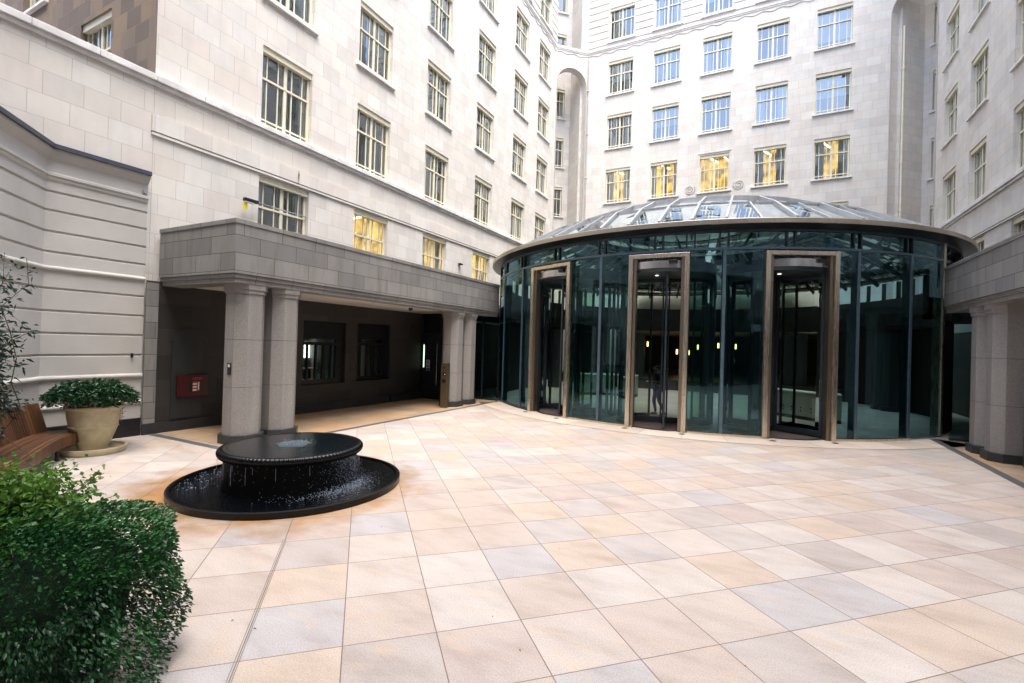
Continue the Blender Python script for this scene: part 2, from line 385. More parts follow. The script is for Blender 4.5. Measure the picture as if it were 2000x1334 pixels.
# ------------------------------------------------------------------ ground
g = MB(); g.quad((-60, -40, 0), (40, -40, 0), (40, 70, 0), (-60, 70, 0), PAVE); struct(g.obj('courtyard_paving'))
g = MB(); g.quad((-12.75, 6.3, .004), (-9.7, 6.3, .004), (-9.7, 17.9, .004), (-12.75, 17.9, .004), ARCF, [(0, 0), (3.05, 0), (3.05, 11.6), (0, 11.6)])
g.quad((4.42, 6.3, .004), (7.2, 6.3, .004), (7.2, 18, .004), (4.42, 18, .004), ARCF, [(0, 0), (2.8, 0), (2.8, 11.7), (0, 11.7)])
struct(g.obj('arcade_floor'))
g = MB()
g.box(-9.72, -9.56, 6.06, 17.45, -.05, .007, STRIP); g.box(-12.98, -9.72, 6.06, 6.22, -.05, .0072, STRIP)
g.box(4.29, 4.47, 6.06, 17.9, -.05, .007, STRIP)
struct(g.obj('drain_strip'))
CX, CY, RR = -2.78, 23.2, 8.85
g = MB(); g.lathe([(9.85, .004), (8.7, .004)], RINGP, 120, R(-47.5), R(54), (CX, CY)); struct(g.obj('apron_ring'))
g = MB()
for rr in (9.85, 9.845):
    g.lathe([(9.862, .006), (9.845, .006)], STRIP, 120, R(-47), R(53), (CX, CY)); break
struct(g.obj('apron_joint'))
# steel slot drain running through the slabs
ang = R(17.1797 + 27.545); e1 = Vector((math.cos(ang), math.sin(ang), 0)); e2 = Vector((-math.sin(ang), math.cos(ang), 0))
def grid(u, v): return (e1 * (u - 2.1142) + e2 * (v + 9.4174)) * .72
g = MB()
for o_ in (-.016, .016):
    a, b = grid(1, -9) + e1 * o_, grid(1, -.9) + e1 * o_
    w = e1 * .0028
    g.poly([a - w + Vector((0, 0, .004)), a + w + Vector((0, 0, .004)), b + w + Vector((0, 0, .004)), b - w + Vector((0, 0, .004))], SLOT)
struct(g.obj('slot_drain'))

# ------------------------------------------------------------------ facade tools
class Frame:
    def __init__(s, O, U, Nn): s.O = Vector(O); s.U = Vector(U).normalized(); s.N = Vector(Nn).normalized()
    def __call__(s, u, d, z): return tuple(s.O + s.U * u + s.N * d + Vector((0, 0, z)))
    @property
    def rz(s): return math.atan2(s.U.y, s.U.x)
def wall_panel(mb, F, u0, u1, z0, z1, ops, m, rev=.24):
    us = sorted({u0, u1, *[o[0] for o in ops], *[o[1] for o in ops]}); zs = sorted({z0, z1, *[o[2] for o in ops], *[o[3] for o in ops]})
    us = [u for u in us if u0 - 1e-6 <= u <= u1 + 1e-6]; zs = [z for z in zs if z0 - 1e-6 <= z <= z1 + 1e-6]
    for a, b in zip(us, us[1:]):
        for c, d in zip(zs, zs[1:]):
            mu, mz = (a + b) / 2, (c + d) / 2
            if any(o[0] < mu < o[1] and o[2] < mz < o[3] for o in ops): continue
            mb.quad(F(a, 0, c), F(b, 0, c), F(b, 0, d), F(a, 0, d), m, [(a, c), (b, c), (b, d), (a, d)])
    for a, b, c, d in ops:
        mb.quad(F(a, 0, c), F(a, 0, d), F(a, rev, d), F(a, rev, c), m, [(a, c), (a, d), (a + rev, d), (a + rev, c)])
        mb.quad(F(b, 0, c), F(b, rev, c), F(b, rev, d), F(b, 0, d), m, [(b, c), (b + rev, c), (b + rev, d), (b, d)])
        mb.quad(F(a, 0, d), F(b, 0, d), F(b, rev, d), F(a, rev, d), m, [(a, d), (b, d), (b, d + rev), (a, d + rev)])
        mb.quad(F(a, 0, c), F(a, rev, c), F(b, rev, c), F(b, 0, c), m, [(a, c), (a, c + rev), (b, c + rev), (b, c)])

WH = 2.28
def win_meshes(w, h=WH, narrow=False):
    """local: x 0..w, y 0 (wall face) .. inwards, z 0..h"""
    f = MB(); C = CREAM
    f.box(.0, w, .05, .22, h - .17, h - .002, C)                       # head board
    f.box(.0, .07, .15, .22, 0, h - .17, C); f.box(w - .07, w, .15, .22, 0, h - .17, C)
    f.box(.07, w - .07, .15, .22, 0, .055, C)
    zt, zl = h * .615, h * .095
    f.box(.07, w - .07, .135, .215, zt - .03, zt + .03, C)
    f.box(.07, w - .07, .16, .21, zl - .024, zl + .024, C)
    def mun(x, ww=.036):
        for a, b in ((.055, zl - .018), (zl + .018, zt - .03), (zt + .03, h - .17)): f.box(x - ww / 2, x + ww / 2, .165, .205, a, b, C)
    if narrow:
        for q in (.27, .73): mun(.07 + (w - .14) * q)
    else:
        for a, b in ((.055, zl - .018), (zl + .018, zt - .03), (zt + .03, h - .17)): f.box(w / 2 - .05, w / 2 + .05, .15, .21, a, b, C)
        lw = w / 2 - .05 - .07
        for q in (.25, .75): mun(.07 + lw * q); mun(w / 2 + .05 + lw * q)
    p = MB(); p.quad((.02, .19, .02), (w - .02, .19, .02), (w - .02, .19, h - .02), (.02, .19, h - .02), GL_WIN)
    ps = MB(); ps.quad((.02, .19, .02), (w - .02, .19, .02), (w - .02, .19, h - .02), (.02, .19, h - .02), GL_SKY)
    s = MB(); s.box(-.13, w + .13, -.10, .14, -.085, 0, TRIM)
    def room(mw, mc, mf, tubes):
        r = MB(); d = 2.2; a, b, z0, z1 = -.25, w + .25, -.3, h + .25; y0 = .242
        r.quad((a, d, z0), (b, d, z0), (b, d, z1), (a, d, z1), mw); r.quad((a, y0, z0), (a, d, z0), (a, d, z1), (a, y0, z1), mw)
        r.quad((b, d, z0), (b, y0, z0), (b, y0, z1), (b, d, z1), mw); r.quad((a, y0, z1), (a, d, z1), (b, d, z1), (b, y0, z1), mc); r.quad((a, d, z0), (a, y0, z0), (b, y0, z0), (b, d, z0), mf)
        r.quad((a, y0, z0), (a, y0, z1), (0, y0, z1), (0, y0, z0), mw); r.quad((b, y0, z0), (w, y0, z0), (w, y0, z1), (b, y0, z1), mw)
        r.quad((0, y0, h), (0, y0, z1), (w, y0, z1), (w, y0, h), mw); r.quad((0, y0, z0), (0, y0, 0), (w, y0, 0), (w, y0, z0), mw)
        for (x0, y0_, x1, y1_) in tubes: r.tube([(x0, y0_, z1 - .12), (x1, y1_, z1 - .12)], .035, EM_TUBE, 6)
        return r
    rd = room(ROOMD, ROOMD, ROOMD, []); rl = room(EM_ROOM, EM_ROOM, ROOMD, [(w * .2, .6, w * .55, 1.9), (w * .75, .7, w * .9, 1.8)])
    def curtain(spans, zb, m):
        c = MB()
        for a, b in spans:
            n = max(2, int((b - a) / .05)); xs = [a + (b - a) * i / n for i in range(n + 1)]
            for i in range(n):
                y0 = .27 + .018 * (i % 2); y1 = .27 + .018 * ((i + 1) % 2)
                c.quad((xs[i], y0, zb), (xs[i + 1], y1, zb), (xs[i + 1], y1, h), (xs[i], y0, h), m)
        return c
    cs = [curtain([(.05, w * .2), (w * .44, w * .6), (w * .84, w - .05)], .02, CURT), curtain([(.05, w * .3), (w * .7, w - .05)], .02, CURT), curtain([(.05, w - .05)], h * .42, BLND), curtain([(.05, w - .05)], h * .2, BLND)]
    return dict(frame=f.mesh('window'), pane=p.mesh('pane'), spane=ps.mesh('pane'), sill=s.mesh('sill'), dark=rd.mesh('room_interior'), lit=rl.mesh('room_interior'), cur=[c.mesh('curtain') for c in cs])
WM = {}
def put_window(parent, F, u, z, w=1.70, lit=False, sill=True, cur=None, sky=False, h=WH):
    k = (round(w, 2), round(h, 2))
    if k not in WM: WM[k] = win_meshes(w, h, w < 1.3)
    M_ = WM[k]
    o = link('window', M_['frame'], parent, F(u, 0, z), F.rz)
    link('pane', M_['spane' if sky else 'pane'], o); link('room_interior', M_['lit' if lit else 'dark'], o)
    if sill: link('sill', M_['sill'], o)
    if cur is not None: link('curtain', M_['cur'][cur], o)
    return o
def ledge(F, u0, u1, z, proj=.13, th=.15, m=TRIM, name='ledge', parent=None):
    b = MB(); n = max(1, int((u1 - u0) / 1.05)); w = (u1 - u0) / n
    for i in range(n): b.box(u0 + i * w + .004, u0 + (i + 1) * w - .004, -proj, .05, z - th, z, m, F)
    b.box(u0, u1, -proj * .55, .04, z - th - .09, z - th - .001, m, F)
    return b.obj(name, parent, bevel=.012)
def wavy(F, u0, u1, z, parent):
    b = MB(); n = int((u1 - u0) / .12)
    pts = [F(u0 + (u1 - u0) * i / n, -.015, z + .055 * math.sin(i * .12 * 2 * PI / .95)) for i in range(n + 1)]
    b.tube(pts, .014, PORT, 6); return b.obj('wavy_moulding', parent)
TOP = 34.0
FL = Frame((-12.85, 0, 0), (0, 1, 0), (-1, 0, 0)); FB = Frame((0, 31.6, 0), (1, 0, 0), (0, 1, 0)); FR = Frame((7.25, 0, 0), (0, -1, 0), (1, 0, 0))
FBR = Frame((0, 6.05, 0), (1, 0, 0), (0, 1, 0))
rowz = [4.72, 8.45, 12.10, 15.77, 19.42, 23.07, 26.72, 30.35]

def grooves(b, F, spans, z0, z1, m):
    z = z0
    while z < z1:
        for a, c in spans: b.box(a, c, -.035, .02, z, z + .36, m, F)
        z += .47
# --- left wing
colL = [8.74, 12.35, 16.2, 20.15, 24.05, 27.28]
left = thing('office_wing', 'pale stone office wing on the left with a long ledge above the grey portico', 'building', (0, 0, 0))
ops = [(u, u + 1.7, z, z + WH) for u in colL for z in rowz]
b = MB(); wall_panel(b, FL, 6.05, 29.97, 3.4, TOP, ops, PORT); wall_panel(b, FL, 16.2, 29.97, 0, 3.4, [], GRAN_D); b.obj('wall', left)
lit_left = {(1, 0), (2, 0), (3, 0)}
for i, u in enumerate(colL):
    for j, z in enumerate(rowz[:7]):
        put_window(left, FL, u, z, lit=(i, j) in lit_left, sill=(j not in (0, 1)), cur=(None, None, 1, 0)[i] if (i, j) in lit_left else random.choice([0, 0, 0, 1, 2]))
opsb = [(-20.7, -19.0, 12.10, 12.10 + WH), (-16.75, -15.05, 8.45, 8.45 + WH), (-16.75, -15.05, 12.1, 12.1 + WH)]
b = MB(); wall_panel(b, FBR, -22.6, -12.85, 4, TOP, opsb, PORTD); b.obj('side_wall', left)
for u, _, z, _ in opsb: put_window(left, FBR, u, z, cur=1)
ledge(FL, 6.05, 29.9, 8.44, parent=left)
b = MB(); b.box(6.0, 29.9, -.05, .02, 7.13, 7.52, PORT, FL); b.box(5.995, 29.9, -.032, .02, 7.10, 7.127, STRIP, FL); b.box(6.0, 29.9, -.05, .02, 7.04, 7.098, PORT, FL); b.obj('string_course', left)
ledge(FL, 6.05, 29.9, 22.72, .06, .10, PORT, 'string_course', left); wavy(FL, 6.1, 29.9, 22.36, left)
b = MB(); sp = [(a + 1.75, c - .05) for a, c in zip([4.3] + colL, colL + [30.02])]
for q in sp: b = MB(); grooves(b, FL, [q], 22.95, 33.5, PORT); b.obj('banded_stonework', left)
b = MB(); b.quad((-12.85, 6.05, TOP), (-12.85, 29.97, TOP), (-22.6, 29.97, TOP), (-22.6, 6.05, TOP), LEAD); b.quad((-22.6, 6.05, 0), (-22.6, 29.97, 0), (-22.6, 29.97, TOP), (-22.6, 6.05, TOP), PORT); b.obj('roof', left)
# --- back wing
back = thing('office_wing', 'pale stone office wing at the back, three by five lit and sky-reflecting windows over the glass drum', 'building')
back['label'] = 'pale stone back wing with yellow lit windows in its lowest row above the glass drum'
colB = [-9.70, -6.72, -3.72, -.72, 2.30]
rowB = [8.45, 12.10, 15.77, 19.42, 23.07, 26.72, 30.35]
ops = [(u, u + 1.66, z, z + WH) for u in colB for z in rowB]
ops.append((-8.6, 3.0, 0, 3.5))
b = MB(); wall_panel(b, FB, -11.22, 5.62, 0, TOP, ops, PORT); b.obj('wall', back)
for i, u in enumerate(colB):
    for j, z in enumerate(rowB[:6]):
        put_window(back, FB, u, z, 1.66, lit=(j == 1), sill=True, cur=(1, 0, None, 1, 1)[i] if j == 1 else [2, 3, 1][(i + j) % 3] if (i * 3 + j) % 4 else None, sky=(j > 1) or i > 1)
ledge(FB, -11.22, 5.62, 22.72, .06, .10, PORT, 'string_course', back); wavy(FB, -11.2, 5.6, 22.36, back)
b = MB(); sp = [(a + 1.71, c - .05) for a, c in zip([-12.9] + colB, colB + [5.65])]
for q in sp: b = MB(); grooves(b, FB, [q], 22.95, 33.5, PORT); b.obj('banded_stonework', back)
# raised surround and volutes of the middle lit window
b = MB(); u0, u1, z0, z1 = -3.72, -2.06, 12.0, 12.1 + WH
for q in ((u0 - .17, u0 - .1, z0, z1 + .1), (u1 + .1, u1 + .17, z0, z1 + .1)): b.box(q[0], q[1], -.03, .02, q[2], q[3], PORT, FB)
b.box(u0 - .17, u1 + .17, -.035, .02, z1 + .1, z1 + .17, PORT, FB)
for q in (u0 - .42, u1 + .38): b.box(q, q + .035, -.02, .02, z0 + .9, 15.5, PORT, FB)
b.obj('window_surround', back)
for sx, uc in ((-1, u0 - .56), (1, u1 + .56)):
    b = MB(); pts = []
    for i in range(70):
        a = i / 69 * 2 * PI * 2.1; r = .05 + .27 * i / 69; pts.append(FB(uc + sx * r * math.cos(a) * -1, -.02, 12.35 + r * math.sin(a)))
    b.tube(pts, .014, PORT, 6); b.obj('volute', back)
b = MB(); b.tube([FB(-11.1, -.05, 5), FB(-11.1, -.05, 22.2)], .045, PORT, 8)
for z in (8, 11, 14, 17, 20): b.box(-11.17, -11.03, -.11, .01, z, z + .06, PORT, FB)
b.obj('drainpipe', back)
b = MB(); b.quad((-11.22, 31.6, TOP), (5.62, 31.6, TOP), (5.62, 43, TOP), (-11.22, 43, TOP), LEAD); b.quad((-14, 44.5, 0), (9, 44.5, 0), (9, 44.5, TOP), (-14, 44.5, TOP), PORT); b.obj('roof', back)
# lobby room under the back wing
b = MB(); Z = 3.5
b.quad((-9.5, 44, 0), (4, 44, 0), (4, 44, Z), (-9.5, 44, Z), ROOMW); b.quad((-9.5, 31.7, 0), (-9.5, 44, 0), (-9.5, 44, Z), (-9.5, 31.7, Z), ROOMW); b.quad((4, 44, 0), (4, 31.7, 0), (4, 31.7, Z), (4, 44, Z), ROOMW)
b.quad((-9.5, 31.7, Z), (-9.5, 44, Z), (4, 44, Z), (4, 31.7, Z), SOFF); b.obj('lobby_room', back)
# --- right wing
right = thing('office_wing', 'pale stone office wing at the right edge with shaded blue-grey face', 'building')
colR = [-u - 1.7 for u in colL]
ops = [(u, u + 1.7, z, z + WH) for u in colR for z in rowz]
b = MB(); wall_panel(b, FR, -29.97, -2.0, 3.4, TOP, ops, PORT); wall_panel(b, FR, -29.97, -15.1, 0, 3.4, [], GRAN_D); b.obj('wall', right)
for i, u in enumerate(colR):
    for j, z in enumerate(rowz[:7]): put_window(right, FR, u, z, sill=(j not in (0, 1)), cur=random.choice([0, 1, 1, 2]))
ledge(FR, -29.9, -2.0, 8.44, parent=right)
b = MB(); b.box(-29.9, -2, -.05, .02, 7.13, 7.52, PORT, FR); b.box(-29.9, -2, -.032, .02, 7.10, 7.127, STRIP, FR); b.box(-29.9, -2, -.05, .02, 7.04, 7.098, PORT, FR); b.obj('string_course', right)
ledge(FR, -29.9, -2, 22.72, .06, .10, PORT, 'string_course', right); wavy(FR, -29.9, -2, 22.36, right)
b = MB(); b.quad((7.25, -2, TOP), (17, -2, TOP), (17, 29.97, TOP), (7.25, 29.97, TOP), LEAD); b.quad((17, -2, 0), (17, 29.97, 0), (17, 29.97, TOP), (17, -2, TOP), PORT); b.obj('roof', right)
# --- the two splayed corners with a tall arch in front of a light well
def corner(F, W, parent, flip, name, label):
    t = thing(name, label, 'archway')
    b = MB(); a0, a1, zs, rad = .10, W - .10, 20.35, (W - .2) / 2; zt = 22.85; cu = W / 2; nseg = 20; d = .5
    z0 = 0.0
    for u0, u1 in ((0, a0), (a1, W)):
        b.quad(F(u0, 0, z0), F(u1, 0, z0), F(u1, 0, zt), F(u0, 0, zt), PORT, [(u0, z0), (u1, z0), (u1, zt), (u0, zt)])
    for u in (a0, a1): b.quad(F(u, 0, z0), F(u, d, z0), F(u, d, zs), F(u, 0, zs), PORT, [(0, z0), (d, z0), (d, zs), (0, zs)])
    arc = [(cu - rad * math.cos(PI * i / nseg), zs + rad * math.sin(PI * i / nseg)) for i in range(nseg + 1)]
    for i in range(nseg):
        (ua, za), (ub, zb) = arc[i], arc[i + 1]
        for dd in (0, d): b.quad(F(ua, dd, za), F(ub, dd, zb), F(ub, dd, zt), F(ua, dd, zt), PORT, [(ua, za), (ub, zb), (ub, zt), (ua, zt)])
        b.quad(F(ua, 0, za), F(ua, d, za), F(ub, d, zb), F(ub, 0, zb), PORT, [(i * .16, 0), (i * .16, d), (i * .16 + .16, d), (i * .16 + .16, 0)])
    b.quad(F(0, 0, zt), F(W, 0, zt), F(W, d, zt), F(0, d, zt), PORT); b.obj('arch_wall', t)
    b = MB(); b.tube([F(a0 - .03, -.01, z0)] + [F(cu - (rad + .03) * math.cos(PI * i / nseg), -.01, zs + (rad + .03) * math.sin(PI * i / nseg)) for i in range(nseg + 1)] + [F(a1 + .03, -.01, z0)], .035, PORT, 6); b.obj('arch_moulding', t)
    D = 2.2; ul, ur = (.06, W - .27) if not flip else (.27, W - .06)
    wu = (.5, 1.6) if not flip else (W - 1.6, W - .5)
    zz = [8.2, 11.80, 15.38, 18.95, 23.0, 26.7]
    ops = [(wu[0], wu[1], z, z + 2.15) for z in zz]
    F2 = Frame(F(0, D, 0), F.U, F.N)
    b = MB(); wall_panel(b, F2, ul, ur, z0, TOP, ops, PORT)
    for u in (ul, ur): b.quad(F(u, d - .02, z0), F(u, D, z0), F(u, D, TOP), F(u, d - .02, TOP), PORT, [(0, z0), (D - d, z0), (D - d, TOP), (0, TOP)])
    for ua, ub in ((ul, a0), (ur, a1)):
        b.quad(F(ua, d - .01, z0), F(ub, d - .01, z0), F(ub, d - .01, zs + rad), F(ua, d - .01, zs + rad), PORT, [(ua, z0), (ub, z0), (ub, zs + rad), (ua, zs + rad)])
    b.obj('light_well_wall', t)
    for o_ in ops: put_window(t, F2, o_[0], o_[2], 1.1, h=2.15, cur=None if o_[2] < 16 else 1)
    ledge(F, 0.02, W - .02, 22.72, .06, .10, PORT, 'string_course', t); wavy(F, .03, W - .03, 22.36, t)
    if flip:
        b = MB(); uu = ul + .06; b.tube([F(uu, d + .05, 5), F(uu, d + .05, 19.8)], .05, PORTD if False else CREAM, 8)
        for z in (7.5, 10, 12.5, 15, 17.5): b.tube([F(uu, d + .05, z), F(uu, d + .05, z + .1)], .075, CREAM, 8)
        b.obj('drainpipe', t)
    return t
W1 = math.hypot(1.63, 1.63)
corner(Frame((-12.85, 29.97, 0), (1, 1, 0), (-1, 1, 0)), W1, None, False, 'arched_recess', 'tall round-headed stone recess between the left and back wings')
corner(Frame((5.62, 31.6, 0), (1, -1, 0), (1, 1, 0)), W1, None, True, 'arched_recess', 'tall stone recess with a cream drainpipe between the back and right wings')
# --- wing behind the photographer (closes the court)
street = thing('office_wing', 'stone wing closing the court behind the viewpoint', 'building')
FS = Frame((0, -5.0, 0), (-1, 0, 0), (0, -1, 0))
cs = [-26 + 3.4 * i for i in range(16)]
ops = [(u, u + 1.7, z, z + WH) for u in cs for z in (3.9, 8.45, 12.1, 15.77, 19.42, 23.07, 26.72)]
b = MB(); wall_panel(b, FS, -30, 32, 7.6, 31, [o for o in ops if o[2] > 7.6], PORT, .2); wall_panel(b, FS, -30, 32, 0, 7.598, [o for o in ops if o[2] < 7.6], GRAN_D, .2); b.quad((-32, -5, 31), (30, -5, 31), (30, -14, 31), (-32, -14, 31), LEAD)
for u, u1, z, z1 in ops: b.quad(FS(u, .2, z), FS(u1, .2, z), FS(u1, .2, z1), FS(u, .2, z1), ROOMD)
b.obj('wall', street)
b = MB()
for u, u1, z, z1 in ops:
    b.box(u + .8, u + .9, .1, .19, z, z1, CREAM, FS); b.box(u, u1, .1, .185, z + 1.35, z + 1.42, CREAM, FS)
b.obj('window_bars', street)

# ------------------------------------------------------------------ garden wall and stucco bay on the left
gw = thing('ashlar_wall', 'pale ashlar garden wall with white coping above the cream stucco bay', 'wall')
b = MB(); wall_panel(b, FL, -4.9, 6.045, 0, 8.3, [], PORT); b.obj('wall', gw)
ledge(FL, -4.9, 6.04, 8.44, parent=gw)
st = thing('stucco_bay', 'cream banded stucco bay with dark lead capping in front of the ashlar wall', 'wall')
path = [(-12.75, 5.93), (-12.75, 4.15), (-11.0, 2.52), (-9.3, .92), (-8.6, -1.5), (-8.6, -4.9)]
def sweep(mb, path, prof, m, cap=True):
    """prof: list of (out, z); path offset towards the court"""
    ns = []
    for i in range(len(path)):
        def seg(j): a, c = Vector(path[j]), Vector(path[j + 1]); t = (c - a).normalized(); return Vector((-t.y, t.x))
        if i == 0: n = seg(0)
        elif i == len(path) - 1: n = seg(i - 1)
        else:
            n1, n2 = seg(i - 1), seg(i); n = (n1 + n2).normalized(); n = n / max(.3, n.dot(n1))
        ns.append(n)
    k = mb.mi(m); i0 = len(mb.v); P = len(prof); acc = 0
    for i, p in enumerate(path):
        for (o, z) in prof: q = Vector(p) + ns[i] * o; mb.v.append((q.x, q.y, z))
    for i in range(len(path) - 1):
        for j in range(P - 1):
            mb.f.append((i0 + i * P + j, i0 + (i + 1) * P + j, i0 + (i + 1) * P + j + 1, i0 + i * P + j + 1)); mb.m.append(k); mb.uv.append([(0, 0)] * 4)
    if cap: mb.f.append(tuple(i0 + j for j in range(P))); mb.m.append(k); mb.uv.append([(0, 0)] * P)
def roll(z, r, n=8): return [(0, z - r)] + [(r * .95 * math.cos(a), z + r * math.sin(a)) for a in [(-PI / 2 + PI * i / n) for i in range(n + 1)]] + [(0, z + r)]
# normal of path: travelling towards the camera (-Y): left-hand normal is +X side
b = MB()
groove = [.62, .98]
zs = [.42, .745, 1.36, 1.70, 2.12, 2.55, 2.98, 3.42, 3.62, 4.06, 4.50, 4.94, 5.36]
prof = [(0, .40)]
for z in (1.86, 2.31, 2.76, 3.21, 3.95, 4.36, 4.78, 5.16): prof += [(0, z - .03), (-.035, z - .012), (-.035, z + .012), (0, z + .03)]
prof += [(0, 5.95)]
sweep(b, path, prof, STUC); b.obj('wall', st)
for z, r in ((.78, .05), (1.385, .055), (3.615, .055)): b = MB(); sweep(b, path, roll(z, r), STUC); b.obj('roll_moulding', st, smooth=True, auto=60)
b = MB(); sweep(b, path, [(0, 5.36), (.03, 5.40), (.03, 5.45), (.06, 5.47), (.06, 5.52), (0, 5.55)], STUC); sweep(b, path, [(0, 5.80), (.04, 5.84), (.10, 5.93), (.12, 5.95), (.12, 6.0), (0, 6.02)], STUC); b.obj('cornice', st)
b = MB(); sweep(b, path, [(-.3, 6.14), (.16, 6.09), (.17, 6.0), (.0, 5.99)], LEAD); b.obj('lead_capping', st)
b = MB(); sweep(b, path, [(0.03, 0), (.03, .40), (0, .41)], BLACK); b.obj('plinth', st)
b = MB(); b.tube([(-12.75, 5.86, 5.62), (-12.69, 5.86, 5.62)], .03, SILV, 10); b.box(-12.74, -12.70, 5.82, 5.9, 5.58, 5.66, SILV); tag(b.obj('wall_stud'), 'small round metal stud high on the stucco pilaster', 'fixing')
b = MB(); b.box(-12.745, -12.72, 5.7, 5.74, 1.80, 1.90, BLACK); b.box(-12.72, -12.69, 5.71, 5.73, 1.83, 1.87, BLACK); tag(b.obj('wall_hook'), 'small dark hook on the lower stucco beside the portico', 'fixing')

# ------------------------------------------------------------------ porticos
def col_pts(h, c): return [(-h + c, -h), (h - c, -h), (h, -h + c), (h, h - c), (h - c, h), (-h + c, h), (-h, h - c), (-h, -h + c)]
cm = MB()
for a, c in ((.19, 1.24), (1.248, 2.28), (2.288, 3.30)): cm.prism(col_pts(.35, .19), a, c, GCOL)
cm.prism(col_pts(.338, .184), .18, 3.31, GPLI)
COLM = cm.mesh('column')
pm = MB(); pm.prism(col_pts(.41, .2), 0, .2, GPLI); PLM = pm.mesh('plinth')
qm = MB(); qm.prism(col_pts(.375, .2), 3.30, 3.385, GCOL); qm.prism(col_pts(.395, .2), 3.386, 3.50, GCOL); CAPM = qm.mesh('capital')
def portico(name, label, xf, xw, y0, y1, ysc, sgn, zb=3.50, zt=4.84):
    t = thing(name, label, 'portico')
    F = (lambda x, y, z: (x, y, z))
    b = MB()
    xi = xf - sgn * .55
    def ring(o, z0, z1, m=GRAN):
        xs = sorted((xf - sgn * o, xi))
        b.box(xs[0], xs[1], y0 + o, y1, z0, z1, m)
        xs = sorted((xi, xw)); b.box(xs[0] + (.0 if sgn > 0 else 0), xs[1], y0 + o, y0 + .55, z0, z1, m)
    ring(.0, zb + .19, zt - .10); ring(.03, zb + .10, zb + .185); ring(.06, zb, zb + .097); ring(-.02, zt - .097, zt)
    b.obj('fascia', t, bevel=.006)
    b = MB(); xs = sorted((xi, xw)); b.box(xs[0], xs[1], y0 + .55, y1, zb + .04, zb + .10, SOFF); b.obj('soffit', t)
    b = MB(); b.box(xs[0], xs[1], y0 + .55, y1, zt - .35, zt - .06, LEAD); b.obj('roof', t)
    for y in ysc:
        c = link('column', COLM, t, (xf - sgn * .47, y, 0)); link('plinth', PLM, c); link('capital', CAPM, c)
    return t
pl = portico('stone_portico', 'grey granite portico on the left behind the black fountain', -9.85, -12.75, 6.22, 17.62, [6.80, 7.70, 14.97, 15.87], 1)
pr_ = portico('stone_portico', 'grey granite portico cut off by the right edge of the photo', 4.58, 7.25, 6.22, 17.95, [15.15, 16.08], -1, 3.62, 4.93)
for c in pr_.children:
    if c.name.startswith('column'): c.scale = (1, 1, 3.62 / 3.5)
# walls behind the left portico
FW = Frame((-12.72, 0, 0), (0, 1, 0), (-1, 0, 0))
pw = thing('arcade_wall', 'shade-darkened granite wall with two steel windows inside the left portico', 'wall')
wo = [(10.30, 12.03, .88, 2.93), (12.57, 14.27, .89, 2.96)]
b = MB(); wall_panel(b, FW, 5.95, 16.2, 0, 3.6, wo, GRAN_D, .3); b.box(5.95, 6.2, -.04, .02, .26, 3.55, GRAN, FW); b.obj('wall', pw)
b = MB(); b.box(5.95, 14.2, -.05, .0, 0, .25, GPLI, FW); b.box(14.3, 16.2, -.09, 0, 0, .27, GPLI, FW); b.obj('plinth', pw)
b = MB(); b.box(6.9 - .36, 6.9 + .36, -.03, 0, .3, 2.2, GPLI, FW)
for i in range(12):
    a, c = PI * i / 12, PI * (i + 1) / 12; b.poly([FW(6.9, -.03, 2.2), FW(6.9 - .47 * math.cos(a), -.03, 2.2 + .3 * math.sin(a)), FW(6.9 - .47 * math.cos(c), -.03, 2.2 + .3 * math.sin(c))], GPLI)
b.obj('arched_panel', pw)
DZ0 = 1.66
WIN_DAY = {10: [(11.95, 12.35), (12.85, 13.25)], 13: [(14.75, 15.15), (15.25, 15.4)]}
